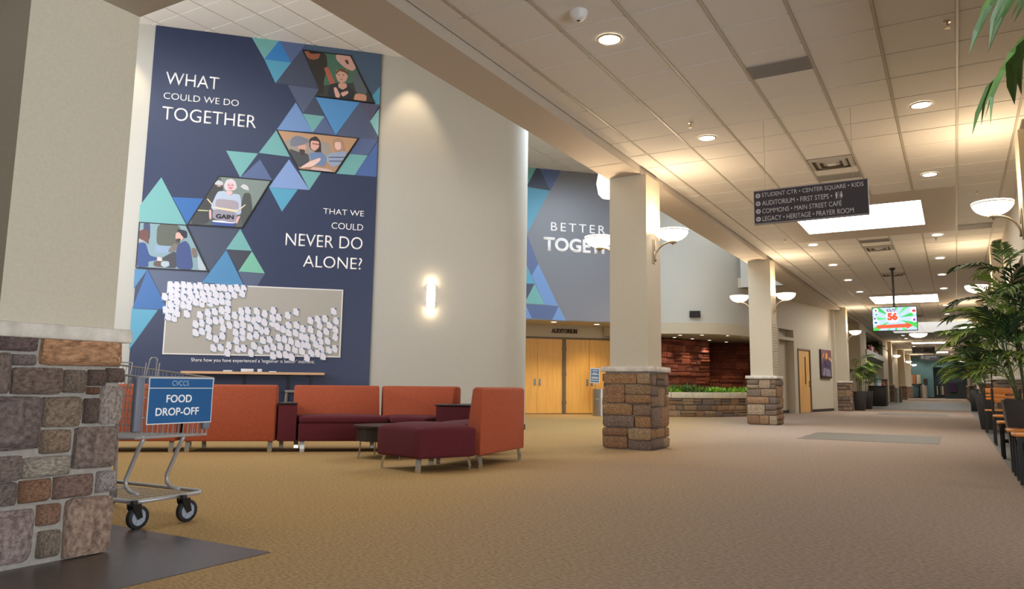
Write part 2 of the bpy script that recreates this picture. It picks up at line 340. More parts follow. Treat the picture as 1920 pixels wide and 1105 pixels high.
PAT2 = [('teal',[[-0.606,7.288],[-0.134,7.253],[-0.425,6.651],[-0.594,6.368]]),('slate',[[-0.134,7.253],[0.258,6.512],[-0.597,6.582],[-0.425,6.651]]),('slateblue',[[-0.134,7.253],[0.596,7.186],[0.258,6.512]]),('cyan',[[-0.597,6.563],[0.238,6.51],[-0.432,5.194],[-0.576,4.968]]),('slateblue',[[-0.432,5.17],[-0.089,4.327],[-0.281,3.973],[-0.571,4.586]]),('cyan',[[-0.57,4.539],[-0.43,4.251],[-0.195,3.74],[-0.559,3.742]]),('steel',[[-0.089,4.327],[0.523,3.125],[0.119,3.157],[-0.281,3.973]]),('slate',[[-0.559,3.733],[-0.195,3.74],[-0.479,3.124]]),('teal',[[-0.195,3.74],[0.119,3.157],[-0.48,3.171]]),('slateblue',[[-0.479,3.148],[0.523,3.125],[0.353,2.731],[-0.257,2.748]]),('steel',[[-0.551,3.121],[-0.43,3.079],[-0.257,2.748],[-0.546,2.747]]),('steel',[[0.537,3.116],[0.763,2.706],[0.338,2.721]])]
TXT1 = [('WHAT', -6.645, -5.773, 6.08, 6.31), ('COULD WE DO', -6.657, -5.423, 5.809, 5.928), ('TOGETHER', -6.659, -5.11, 5.432, 5.672), ('THAT WE', -3.874, -3.148, 3.943, 4.047), ('COULD', -3.716, -3.153, 3.674, 3.793), ('NEVER DO', -4.497, -3.151, 3.316, 3.545), ('ALONE?', -4.179, -3.147, 2.942, 3.157), ("Share how you have experienced a 'together is better' moment.", -5.919, -3.898, 1.192, 1.274)]
TXT2 = [('BETTER', 0.282, 1.963, 5.325, 5.574), ('TOGETH', 0.062, 2.133, 4.716, 5.131)]
CARDS = [[-6.311,2.51],[-6.211,2.506],[-6.112,2.515],[-6.014,2.505],[-5.933,2.498],[-5.847,2.512],[-5.745,2.492],[-5.644,2.483],[-5.553,2.498],[-5.463,2.494],[-5.357,2.486],[-5.255,2.503],[-5.147,2.495],[-6.301,2.416],[-6.199,2.408],[-6.107,2.397],[-6.011,2.401],[-5.911,2.389],[-5.8,2.377],[-5.706,2.392],[-5.592,2.38],[-5.499,2.347],[-5.394,2.36],[-5.291,2.381],[-5.166,2.408],[-6.391,2.302],[-6.292,2.304],[-6.204,2.345],[-6.107,2.301],[-5.976,2.319],[-5.871,2.305],[-5.775,2.29],[-5.676,2.281],[-5.488,2.263],[-5.39,2.246],[-6.196,2.23],[-6.009,2.243],[-5.904,2.229],[-5.807,2.208],[-5.678,2.218],[-6.292,2.172],[-6.107,2.173],[-6.204,2.128],[-6.008,2.152],[-5.581,2.251],[-6.361,2.076],[-6.183,2.027],[-6.029,2.02],[-6.317,1.966],[-6.228,1.942],[-6.27,2.067],[-5.821,2.008],[-5.7,2.05],[-5.59,2.073],[-5.481,2.102],[-5.386,2.119],[-5.266,2.021],[-5.164,2.095],[-5.058,2.111],[-5.047,1.981],[-5.147,1.968],[-5.88,1.849],[-5.787,1.871],[-5.671,1.915],[-5.569,1.918],[-5.48,1.928],[-5.381,1.994],[-5.343,1.85],[-5.227,1.864],[-5.124,1.869],[-5.871,1.703],[-5.773,1.727],[-5.672,1.78],[-5.44,1.791],[-5.651,1.647],[-5.545,1.602],[-5.444,1.655],[-5.233,1.724],[-5.122,1.641],[-5.122,1.74],[-5.214,1.585],[-5.573,1.445],[-5.461,1.456],[-5.328,1.494],[-5.187,1.437],[-5.088,1.452],[-5.348,1.371],[-4.91,2.105],[-4.775,2.065],[-4.635,2.126],[-4.542,2.009],[-4.392,2.051],[-4.255,2.117],[-3.61,2.152],[-4.002,1.97],[-3.879,2.0],[-3.754,2.012],[-3.562,1.98],[-4.871,1.973],[-4.945,1.939],[-4.641,1.994],[-4.641,1.903],[-4.549,1.844],[-4.462,1.802],[-4.369,1.878],[-4.236,1.882],[-4.129,1.82],[-3.991,1.81],[-3.841,1.888],[-3.67,1.899],[-3.722,1.782],[-3.566,1.817],[-5.0,1.808],[-4.891,1.837],[-4.817,1.769],[-4.728,1.761],[-4.772,1.915],[-4.359,1.744],[-4.242,1.741],[-4.999,1.662],[-4.895,1.684],[-4.136,1.68],[-4.057,1.66],[-3.946,1.665],[-3.834,1.736],[-3.563,1.687],[-4.781,1.597],[-4.671,1.611],[-4.526,1.648],[-4.424,1.625],[-4.314,1.594],[-4.198,1.552],[-4.108,1.538],[-4.024,1.526],[-3.812,1.612],[-3.693,1.613],[-3.89,1.548],[-4.921,1.499],[-4.819,1.424],[-4.706,1.452],[-4.603,1.482],[-4.486,1.495],[-4.362,1.482],[-4.238,1.448],[-4.12,1.42],[-3.795,1.478],[-3.662,1.452],[-3.562,1.477],[-4.966,1.373],[-4.601,1.333],[-4.499,1.357],[-4.387,1.353],[-4.285,1.311],[-4.032,1.305],[-3.856,1.389],[-3.759,1.341],[-3.964,1.395]]
PH = {'p1':{'o':[[-4.384,7.023],[-3.511,7.035],[-3.025,6.139],[-4.119,6.157],[-4.048,6.301]],'l':[((70,110,90),[[-4.039,7.031],[-3.511,7.035],[-3.277,6.534],[-3.968,6.379]]),((50,45,40),[[-4.371,7.019],[-3.955,7.02],[-3.922,6.749],[-3.981,6.445],[-3.961,6.221],[-4.104,6.181],[-4.048,6.301]]),((170,95,75),[[-3.983,6.718],[-3.911,6.751],[-3.772,6.449],[-3.865,6.415]]),((150,90,70),[[-4.361,7.021],[-4.059,7.017],[-4.085,6.888],[-4.187,6.851],[-4.281,6.872]]),((30,26,24),[[-4.278,7.021],[-4.039,7.026],[-4.058,6.989],[-4.244,6.963]]),((200,160,150),[[-3.786,7.014],[-3.51,7.029],[-3.399,6.795],[-3.466,6.723],[-3.606,6.768],[-3.771,6.907]]),((95,55,48),[[-3.623,6.927],[-3.56,6.936],[-3.535,6.847],[-3.578,6.853]]),((88,98,105),[[-3.404,6.772],[-3.173,6.363],[-3.192,6.292],[-3.385,6.303],[-3.472,6.602]]),((200,150,125),[[-3.395,6.296],[-3.192,6.292],[-3.187,6.155],[-3.432,6.16]]),((60,58,56),[[-3.192,6.43],[-3.036,6.144],[-3.186,6.149]]),((45,48,56),[[-3.865,6.415],[-3.72,6.461],[-3.561,6.453],[-3.417,6.31],[-3.432,6.16],[-3.896,6.172],[-3.892,6.309]]),((205,160,145),[[-3.762,6.702],[-3.71,6.731],[-3.573,6.738],[-3.541,6.616],[-3.574,6.508],[-3.657,6.458],[-3.721,6.49],[-3.768,6.587]]),((105,75,50),[[-3.766,6.678],[-3.711,6.737],[-3.616,6.75],[-3.544,6.684],[-3.536,6.616],[-3.602,6.677],[-3.709,6.697],[-3.758,6.611]]),((205,155,140),[[-3.709,6.457],[-3.573,6.474],[-3.548,6.397],[-3.63,6.33],[-3.716,6.376]]),((215,170,155),[[-3.799,6.354],[-3.748,6.372],[-3.668,6.223],[-3.686,6.169],[-3.749,6.167]]),((215,170,155),[[-3.67,6.268],[-3.535,6.33],[-3.522,6.275],[-3.624,6.194]]),((60,60,70),[[-3.727,6.62],[-3.701,6.627],[-3.699,6.613],[-3.724,6.606]]),((60,60,70),[[-3.643,6.631],[-3.611,6.635],[-3.611,6.621],[-3.64,6.617]]),((150,80,80),[[-3.697,6.538],[-3.629,6.545],[-3.659,6.523]])]},'p2':{'o':[[-4.765,5.441],[-3.293,5.434],[-3.689,4.717],[-4.341,4.728]],'l':[((190,150,115),[[-4.758,5.431],[-3.303,5.428],[-3.473,5.111],[-4.511,5.04]]),((160,150,140),[[-4.644,5.289],[-3.843,5.313],[-3.766,5.142],[-3.878,4.865],[-4.468,4.985]]),((70,75,80),[[-4.528,5.111],[-4.35,5.055],[-4.187,5.042],[-4.153,4.898],[-4.335,4.75],[-4.467,4.956]]),((120,125,140),[[-4.513,5.215],[-4.485,5.321],[-4.392,5.367],[-4.2,5.321],[-4.184,5.263],[-4.276,5.21],[-4.422,5.151],[-4.503,5.157]]),((215,165,150),[[-4.383,5.169],[-4.249,5.212],[-4.22,5.156],[-4.244,5.095],[-4.352,5.099]]),((70,55,52),[[-4.353,5.114],[-4.245,5.11],[-4.252,4.992],[-4.321,5.014]]),((50,42,42),[[-4.187,5.322],[-4.067,5.394],[-3.98,5.299],[-3.955,5.035],[-4.164,5.132]]),((225,170,155),[[-4.158,5.295],[-4.008,5.296],[-4.002,5.178],[-4.081,5.096],[-4.151,5.148]]),((110,135,175),[[-4.188,5.057],[-3.944,5.095],[-3.855,4.971],[-3.904,4.819],[-4.096,4.845]]),((60,50,60),[[-4.129,5.247],[-3.991,5.238],[-3.991,5.224],[-4.128,5.232]]),((175,140,115),[[-3.762,5.351],[-3.667,5.405],[-3.581,5.354],[-3.543,5.105],[-3.696,5.119],[-3.772,5.261]]),((235,190,180),[[-3.725,5.31],[-3.621,5.32],[-3.609,5.187],[-3.684,5.15],[-3.728,5.22]]),((150,165,190),[[-3.846,5.075],[-3.475,5.171],[-3.603,4.891],[-3.739,4.819],[-3.867,4.925]]),((90,100,125),[[-3.83,5.017],[-3.526,5.047],[-3.539,5.023],[-3.829,4.995]]),((90,100,125),[[-3.827,4.944],[-3.565,4.969],[-3.578,4.945],[-3.812,4.923]]),((235,200,190),[[-4.335,4.75],[-4.153,4.898],[-3.966,4.99],[-3.964,4.931],[-4.094,4.801]]),((210,180,175),[[-4.094,4.801],[-3.82,4.782],[-3.707,4.734],[-4.145,4.738]])]},'p3':{'o':[[-5.677,4.494],[-4.785,4.488],[-5.232,3.574],[-6.132,3.573]],'l':[((125,140,135),[[-5.638,4.49],[-4.793,4.484],[-5.075,3.911],[-5.591,4.019]]),((62,66,68),[[-5.719,4.409],[-5.59,4.314],[-5.58,4.146],[-5.757,3.943],[-5.775,3.619],[-6.118,3.579]]),((75,80,78),[[-5.247,4.216],[-5.132,4.225],[-5.088,3.973],[-5.092,3.867],[-5.231,3.583],[-5.287,3.895]]),((200,200,205),[[-5.735,4.355],[-5.672,4.418],[-5.594,4.378],[-5.6,4.324],[-5.724,4.324]]),((190,140,130),[[-5.686,4.322],[-5.619,4.323],[-5.636,4.289],[-5.693,4.295]]),((205,205,210),[[-5.312,4.327],[-5.257,4.38],[-5.187,4.349],[-5.153,4.266],[-5.241,4.28]]),((180,195,215),[[-5.679,4.207],[-5.565,4.227],[-5.465,4.145],[-5.41,4.192],[-5.303,4.179],[-5.276,4.044],[-5.262,3.791],[-5.79,3.857]]),((215,205,210),[[-5.58,4.315],[-5.548,4.424],[-5.464,4.458],[-5.394,4.416],[-5.359,4.302],[-5.404,4.245],[-5.547,4.234]]),((225,180,185),[[-5.531,4.372],[-5.421,4.382],[-5.407,4.298],[-5.46,4.23],[-5.521,4.278]]),((220,190,190),[[-5.537,4.234],[-5.432,4.232],[-5.429,4.18],[-5.484,4.144],[-5.535,4.192]]),((60,85,150),[[-5.731,3.663],[-5.361,3.669],[-5.366,3.59],[-5.726,3.586]]),((225,230,240),[[-5.732,3.684],[-5.352,3.69],[-5.359,3.648],[-5.721,3.654]]),((165,155,165),[[-5.69,4.08],[-5.326,4.061],[-5.316,3.893],[-5.7,3.927]]),((225,210,175),[[-5.728,3.93],[-5.316,3.893],[-5.323,3.85],[-5.731,3.898]]),((150,145,160),[[-5.731,3.893],[-5.323,3.848],[-5.341,3.654],[-5.733,3.705]]),((230,210,170),[[-5.845,4.057],[-5.821,4.064],[-5.73,3.956],[-5.743,3.944]]),((230,210,170),[[-5.207,4.012],[-5.196,3.997],[-5.31,3.877],[-5.316,3.903]]),((215,170,170),[[-5.795,3.867],[-5.753,3.87],[-5.742,3.694],[-5.78,3.701]]),((215,170,170),[[-5.319,3.787],[-5.272,3.791],[-5.321,3.64],[-5.361,3.679]]),((195,195,150),[[-5.973,3.854],[-5.799,3.856],[-5.798,3.836],[-5.971,3.833]]),((70,70,90),[[-5.51,4.337],[-5.486,4.339],[-5.485,4.329],[-5.509,4.327]]),((70,70,90),[[-5.452,4.342],[-5.429,4.344],[-5.428,4.333],[-5.452,4.331]]),((185,80,90),[[-5.502,4.29],[-5.435,4.294],[-5.468,4.272]])]},'p4':{'o':[[-6.884,3.575],[-6.139,3.574],[-5.73,2.769],[-6.883,2.78]],'l':[((130,160,170),[[-6.881,3.565],[-6.143,3.571],[-5.745,2.778],[-6.879,2.79]]),((90,95,85),[[-6.597,3.565],[-6.231,3.565],[-6.208,3.212],[-6.371,3.182],[-6.589,3.189]]),((140,165,195),[[-6.598,3.183],[-6.371,3.182],[-6.399,3.058],[-6.598,3.057]]),((60,70,100),[[-6.814,3.565],[-6.706,3.567],[-6.693,3.264],[-6.787,3.318]]),((95,75,70),[[-6.235,2.936],[-6.606,2.915],[-6.608,2.814],[-6.254,2.803]]),((35,70,135),[[-6.878,3.211],[-6.753,3.219],[-6.684,3.001],[-6.538,2.969],[-6.535,2.929],[-6.695,2.9],[-6.679,2.8],[-6.875,2.795]]),((170,170,175),[[-6.879,3.282],[-6.777,3.299],[-6.755,3.239],[-6.879,3.217]]),((105,65,60),[[-6.874,3.404],[-6.797,3.459],[-6.713,3.414],[-6.706,3.182],[-6.755,3.239],[-6.875,3.292]]),((225,205,200),[[-6.557,2.988],[-6.484,2.972],[-6.48,2.912],[-6.561,2.918]]),((60,62,72),[[-6.484,2.972],[-6.266,3.117],[-6.236,2.804],[-6.427,2.804],[-6.372,2.928],[-6.472,2.928]]),((120,110,105),[[-6.401,3.099],[-6.302,3.247],[-6.253,3.21],[-6.257,3.128],[-6.363,3.071]]),((170,190,200),[[-6.489,2.912],[-6.371,2.918],[-6.357,2.838],[-6.436,2.803],[-6.493,2.841]]),((55,75,130),[[-6.253,3.21],[-6.14,3.299],[-6.06,3.211],[-5.977,2.787],[-6.244,2.793],[-6.271,3.066]]),((215,170,160),[[-6.295,3.422],[-6.222,3.437],[-6.16,3.328],[-6.238,3.262],[-6.297,3.319]]),((60,50,50),[[-6.279,3.32],[-6.206,3.325],[-6.229,3.262],[-6.285,3.269]]),((38,38,48),[[-6.288,3.463],[-6.244,3.487],[-6.122,3.464],[-6.115,3.341],[-6.17,3.338],[-6.241,3.436]]),((120,105,95),[[-6.039,3.172],[-5.955,3.166],[-5.937,3.024],[-6.0,3.0]]),((175,190,200),[[-5.931,3.086],[-5.755,2.788],[-5.903,2.78]])]}}
NEARSTONES = [[1.772,1.937,0.998,1.097],[1.956,2.345,0.937,1.085],[1.833,1.934,0.932,0.982],[1.722,1.832,0.8,0.987],[1.844,2.063,0.796,0.921],[2.073,2.178,0.803,0.915],[2.19,2.273,0.837,0.918],[2.28,2.373,0.854,0.928],[2.192,2.246,0.795,0.832],[1.743,1.986,0.54,0.787],[1.991,2.165,0.639,0.783],[2.183,2.254,0.652,0.776],[2.263,2.368,0.648,0.838],[1.994,2.126,0.517,0.628],[2.149,2.364,0.429,0.635],[1.762,1.917,0.403,0.515],[1.772,1.907,0.293,0.397],[1.921,2.137,0.408,0.502],[1.921,2.053,0.297,0.4],[2.07,2.254,0.297,0.403],[2.277,2.373,0.304,0.408],[1.789,1.989,0.032,0.272],[2.008,2.107,0.182,0.279],[2.022,2.119,0.033,0.155],[2.134,2.361,0.007,0.289]]
ORD = ['first','second','third','fourth','fifth','sixth','seventh','eighth','ninth','tenth','eleventh','twelfth','thirteenth','fourteenth','fifteenth','sixteenth','seventeenth','eighteenth','nineteenth','twentieth']
ORD += ['twenty-'+w_ for w_ in ORD[:9]]+['thirtieth']+['thirty-'+w_ for w_ in ORD[:6]]
# ================================================================ SETTING
mb = MB(); mb.box(-17, 7, -6, 92, -0.2, 0.0); floor = struct(mb, 'floor', CARPET, 'golden tan loop carpet turning greyer along the corridor')
def inlay(name, pts, mt, label):
    mb = MB(); mb.prism(pts, 0.0, 0.004); return struct(mb, name, mt, label)
inlay('trim_1', [(0.47,-3),(3.3,-3),(3.3,57),(0.47,57)], GREYFLOOR, 'grey vinyl floor strip under the chairs and palms')
inlay('trim_2', [(-5,34.6),(0.47,34.6),(0.47,56.5),(-5,56.5)], GREYFLOOR, 'grey vinyl band crossing the corridor')
inlay('trim_3', [(-2.42,13.4),(-0.28,13.4),(-0.28,15.55),(-2.42,15.55)], MATFLOOR, 'dark rectangular inlay in the carpet')
inlay('trim_4', [(-2.42,27.3),(-0.28,27.3),(-0.28,29.6),(-2.42,29.6)], MATFLOOR, 'second dark rectangular inlay farther down the corridor')
inlay('trim_5', [(-3.11,2.78),(-8.0,2.86),(-8.0,-3),(-3.09,-3)], DARKFLOOR, 'dark wood look vinyl corner at the foot of the near pillar')
# ---- corridor ceiling
GX0, GY0, G = -2.872, 6.748, 0.6096
skyl = [(-2.45,-0.35,13.55,15.65,-2.872,0.176,12.844,16.502), (-2.45,-0.38,27.6,30.0,-2.872,0.176,26.865,30.522), (-2.5,-0.45,56.3,57.9,-2.872,0.176,55.516,58.564), (-2.5,-0.45,70.6,73.0,-2.872,0.176,70.146,73.804)]
WELL = (-2.872, 0.99, 39.057, 46.372)
holes = [(a-.03,b+.03,c-.03,d+.03) for a,b,c,d,*_ in skyl]+[(WELL[0]-.03, WELL[1]+.03, WELL[2]-.03, WELL[3]+.03)]
def slab_with_holes(mb, x0, x1, y0, y1, z0, z1, hs):
    ys = sorted(set([y0, y1]+[h[2] for h in hs]+[h[3] for h in hs])); 
    for a, b in zip(ys, ys[1:]):
        hh = [h for h in hs if h[2] <= a+1e-6 and h[3] >= b-1e-6]
        if not hh: mb.box(x0, x1, a, b, z0, z1)
        else:
            mb.box(x0, hh[0][0], a, b, z0, z1); mb.box(hh[0][1], x1, a, b, z0, z1)
mb = MB(); slab_with_holes(mb, -3.80, 1.3, -4, 80, CEIL+0.012, CEIL+0.2, holes)
ceil = struct(mb, 'ceiling', GAP, 'suspended corridor ceiling of square white tiles')
tile_me = {}
def tile(parent, x0, x1, y0, y1, z, name='ceiling_tile'):
    k = (round(x1-x0,3), round(y1-y0,3))
    if k not in tile_me:
        t = MB(); a, b = k[0]/2-0.009, k[1]/2-0.005; a2, b2 = a-0.006, b-0.006
        t.add([(-a,-b,0.012),(a,-b,0.012),(a,b,0.012),(-a,b,0.012),(-a2,-b2,0),(a2,-b2,0),(a2,b2,0),(-a2,b2,0)], [(4,7,6,5),(0,4,5,1),(1,5,6,2),(2,6,7,3),(3,7,4,0)])
        tile_me[k] = t.mesh('ceiling_tile', TILE)
    return inst(tile_me[k], name, parent, ((x0+x1)/2, (y0+y1)/2, z))
xs = [-3.77, GX0-G]+[GX0+G*k for k in range(0, 7)]+[1.3]
vents = [(-1.653,-1.043,7.04,7.34,'r'),(-1.653,-1.043,10.41,11.01,'d'),(-1.653,-1.043,11.31,11.62,'r'),(-1.653,-1.043,17.45,18.34,'d'),(-1.653,-1.043,16.8,17.1,'r'),(-1.653,-1.043,21.9,22.6,'d'),(0.176,0.786,16.0,16.5,'r'),(0.176,0.786,21.4,21.95,'r'),(-1.653,-1.043,35.2,35.8,'d'),(-2.872,-2.262,33.2,33.5,'r')]
cnt = 0; far = MB(); vent_used = []
for r in range(-6, 121):
    y0 = GY0+G*r; y1 = y0+G
    if y0 < 3.0 or y1 > 80.2: continue
    for a, b in zip(xs, xs[1:]):
        cx, cy = (a+b)/2, (y0+y1)/2
        if any(p[4]-.01 < cx < p[5]+.01 and p[6] < cy < p[7] for p in skyl): continue
        if WELL[0] < cx < WELL[1] and WELL[2] < cy < WELL[3]: continue
        if cnt < 246: tile(ceil, a, b, y0, y1, CEIL); cnt += 1
        else: far.box(a+.009, b-.009, y0+.005, y1-.005, CEIL, CEIL+0.012)
o = far.build('ceiling_tile_field', TILE, ceil); o['kind'] = 'stuff'
# main runners, proud of the tiles
mb = MB()
for x in xs[1:-1]:
    for a, b in ((3.0, 12.84), (16.5, 27.0), (30.6, 39.1), (46.4, 80)): mb.box(x-.012, x+.012, a, b, CEIL-0.006, CEIL+0.004)
    if x >= 0.1:
        for a, b in ((12.84, 16.5), (27.0, 30.6)): mb.box(x-.012, x+.012, a, b, CEIL-0.006, CEIL+0.004)
o = mb.build('ceiling_runner', TEE, ceil); o['kind'] = 'stuff'
for i, (a, b, c, d, e, f, g, h) in enumerate(skyl):
    mb = MB(); slab_with_holes(mb, e, f, g, h, CEIL-0.004, CEIL+0.02, [(a, b, c, d)])
    mb.box(a-.02, a, c, d, CEIL, CEIL+.35); mb.box(b, b+.02, c, d, CEIL, CEIL+.35); mb.box(a, b, c-.02, c, CEIL, CEIL+.35); mb.box(a, b, d, d+.02, CEIL, CEIL+.35)
    t = struct(mb, 'ceiling', SOFFIT, 'plain plaster band framing a skylight')
    p = MB(); p.box(a+.001, b-.001, c+.001, d-.001, CEIL+.002, CEIL+.02)
    sk = p.build('skylight', SKYL); tag(sk, ['bright square skylight panel behind the hanging direction sign','long skylight panel above the hanging television','bright skylight strip beyond the bowl pendant','farthest skylight strip, just before the teal wall'][i], 'skylight', 'ceiling skylights')
# raised light well with pendant
mb = MB(); x0, x1, y0, y1 = WELL
mb.box(x0-.02, x0, y0, y1, CEIL, 6.2); mb.box(x1, x1+.02, y0, y1, CEIL, 6.2); mb.box(x0, x1, y0-.02, y0, CEIL, 6.2); mb.box(x0, x1, y1, y1+.02, CEIL, 6.2)
struct(mb, 'ceiling', WHITE, 'white walls of the tall light well')
p = MB(); p.box(x0, x1, y0, y1, 6.2, 6.25); tag(p.build('skylight', SKYL_W), 'daylit skylight at the top of the tall light well', 'skylight', 'ceiling skylights')
# ---- beam along the column row, and soffits
mb = MB(); mb.box(-4.30, -3.77, 2.335, 22.45, SOF, ATR+.2)
struct(mb, 'trim_6', SOFFIT, 'deep beam over the pillar row between corridor and atrium')
mb = MB(); mb.box(-3.87, 1.4, 1.72, 2.335, 2.875, CEIL+.1); mb.box(-9, -3.87, 1.72, 2.335, 2.875, ATR+.2)
struct(mb, 'trim_7', SOFFIT, 'low cross beam over the near pillar')
for yy in (9.05, 17.2):      # joint reveal lines on the beam underside
    mb = MB(); mb.box(-4.29, -3.78, yy, yy+.012, SOF-.002, SOF+.002); struct(mb, 'trim_8', GAP)
mb = MB(); mb.prism([(-4.30,22.45),(-8.2,22.6),(-9,27),(-7,40),(-4.0,40),(-3.79,40),(-3.79,22.45)], SOF, SOF+.3)
struct(mb, 'ceiling', SOFFIT, 'low soffit beside the corridor beyond the second pillar')
mb = MB(); mb.box(-5.55, -4.28, 22.45, 22.6, SOF, ATR); struct(mb, 'wall_end', PAINT_W, 'white bulkhead at the end of the atrium')
# ---- atrium walls (frame W1: x along the wall, y into it)
def wall_strip(path, z0, z1, th=0.25, M=W1, mb=None, closed=False):
    """path of local points, thickened to the +y (left of travel) side"""
    mb = mb or MB(); n = len(path); off = []
    for i, p in enumerate(path):
        a = Vector(path[max(i-1,0)]); b = Vector(path[min(i+1,n-1)]); t = (b-a).normalized(); off.append((p[0]-t.y*th, p[1]+t.x*th))
    vs = [(p[0],p[1],z0) for p in path]+[(p[0],p[1],z1) for p in path]+[(p[0],p[1],z0) for p in off]+[(p[0],p[1],z1) for p in off]
    fs = []
    for i in range(n-1):
        fs += [(i,i+1,n+i+1,n+i), (2*n+i+1,2*n+i,3*n+i,3*n+i+1), (n+i,n+i+1,3*n+i+1,3*n+i), (i+1,i,2*n+i,2*n+i+1)]
    fs += [(0,n,3*n,2*n), (n-1,3*n-1,4*n-1,2*n-1)]
    mb.add(vs, fs, 0, None, M); return mb
R = 0.6; cx = -0.771*R
arc = [(cx+R*math.sin(a), R*(1-math.cos(a))) for a in [math.radians(6*k) for k in range(16)]]
path = [(-13.0, 0), (-3, 0)]+arc+[(cx+R, 7.94)]
o = struct(wall_strip(path, 0, ATR), 'wall_left', PAINT_W, 'tall pale atrium wall with rounded end, carrying the mural')
struct(wall_strip([(p[0], p[1]-.012) if i < 2 else p for i, p in enumerate([(-2.9,-.012)]+[(cx+(R+.012)*math.sin(a), R-(R+.012)*math.cos(a)) for a in [math.radians(6*k) for k in range(16)]]+[(cx+R+.012, 7.9)])], 0, 0.10, 0.012), 'baseboard_left', BASEB)
# smooth the curved part
for p in o.data.polygons: p.use_smooth = True
o.data.set_sharp_from_angle(angle=0.35)
mb = MB(); mb.box(cx+R, 5.75, 6.39, 7.94, 2.70, ATR, 0, W1); struct(mb, 'wall_back', PAINT, 'wall over the auditorium doors')
mb = MB(); mb.box(cx+R, 1.94, 7.94, 8.15, 2.307, 2.8, 0, W1)
mb = MB()
DY = 7.94
def dw(a, b, z0, z1): mb.box(2.107+a, 2.107+b, DY, DY+.2, z0, z1, 0, W1)
dw(-2.0, -0.44, 0, 2.8); dw(-0.44, 2.83, 2.31, 2.8); dw(1.17, 1.273, 0, 2.31); dw(2.83, 3.15, 0, ATR)
struct(mb, 'wall_back', PAINT, 'recessed wall holding the auditorium doors')
# doors: two pairs
def door_pair(s0, s1, name, lab):
    base = thing(name, lab, 'door'); base.matrix_world = W1 @ Matrix.Translation((2.107, DY, 0)); base['kind'] = 'structure'
    mb = MB(); mb.box(s0-.05, s0, -.03, .12, 0, 2.34); mb.box(s1, s1+.05, -.03, .12, 0, 2.34); mb.box(s0, s1, -.03, .12, 2.29, 2.34); mb.build('door_frame', FRAME, base)
    mid = (s0+s1)/2
    for a, b, hs in ((s0+.004, mid-.004, -1), (mid+.004, s1-.004, 1)):
        mb = MB(); mb.box(a, b, .02, .065, .02, 2.285); lf = mb.build('door_leaf', WOODDOOR, base)
        hx = b-.07 if hs < 0 else a+.07
        mb = MB(); mb.box(hx-.035, hx+.035, .005, .02, .86, 1.06); mb.tube([(hx,.0,.93),(hx,-.05,.93),(hx+hs*.0,-.05,.93),(hx-(-hs)*.11,-.05,.93)], .011); mb.build('handle', CHROME, lf)
        for hz_ in (.35, 1.2, 1.98):
            mb = MB(); e = s0 if hs < 0 else s1; mb.box(e-.012, e+.012, -.035, .01, hz_-.05, hz_+.05); mb.build('hinge', FRAME, lf)
    return base
door_pair(-0.43, 1.17, 'door_1', 'left pair of maple auditorium doors with lever handles')
door_pair(1.273, 2.83, 'door_2', 'right pair of maple auditorium doors behind the small easel sign')
t = thing('auditorium_lettering', 'dark bronze letters reading AUDITORIUM above the maple doors', 'sign'); t.matrix_world = W1 @ Matrix.Translation((2.107, DY, 0))
text('AUDITORIUM', 0.8, 1.632, 2.46, 2.60, 'lettering', DKLETTER, t, y=-.004, ext=.03, bold=.03)
for i, (x, y) in enumerate(((-10.45+.3, 19.15-.1), (-9.54+.2, 20.57-.3))):
    o = thing('ceiling_light', ['left','right'][i]+' round downlight in the soffit over the auditorium doors', 'downlight', (x, y, 2.70), 0, 'soffit downlights over the auditorium doors')
    mb = MB(); mb.lathe([(.10,0),(.10,-.008),(.085,-.012),(.085,0)], 20); mb.build('trim_ring', WHITE, o)
    mb = MB(); mb.lathe([(0.0,-.006),(.085,-.006)], 20); mb.build('lens', LENS, o)
    spot_light('downlight_beam', (0,0,-.03), 95, (1,.74,.40), 1.9, .6, parent=o)
# atrium ceiling
mb = MB(); mb.prism([(-17,2.3),(-4.0,2.3),(-4.0,23),(-17,23)], ATR+.012, ATR+.2); at = struct(mb, 'ceiling', GAP, 'high atrium ceiling of square tiles')
cnt = 0; far = MB()
for r in range(-7, 28):
    for k in range(-22, 0):
        x0 = GX0-.86+G*k-.35; x1 = x0+G; y0 = GY0+.2+G*r; y1 = y0+G
        q = W1.inverted() @ Vector(((x0+x1)/2, (y0+y1)/2, 0))
        if q.y > 8.6 or x1 > -4.0 or x0 < -16.5 or y1 > 22.9 or y0 < 2.3: continue
        vis = (q.y < 0.6 and 6.6 < y0 < 13 and x0 < -6.8) or (15.5 < y0 < 21.5 and q.y < 6.6 and q.y > 1.0)
        if vis and cnt < 290: tile(at, x0, x1, y0, y1, ATR); cnt += 1
        elif q.y < 7: far.box(x0+.007, x1-.007, y0+.005, y1-.005, ATR, ATR+0.012)
o = far.build('ceiling_tile_field', TILE, at); o['kind'] = 'stuff'
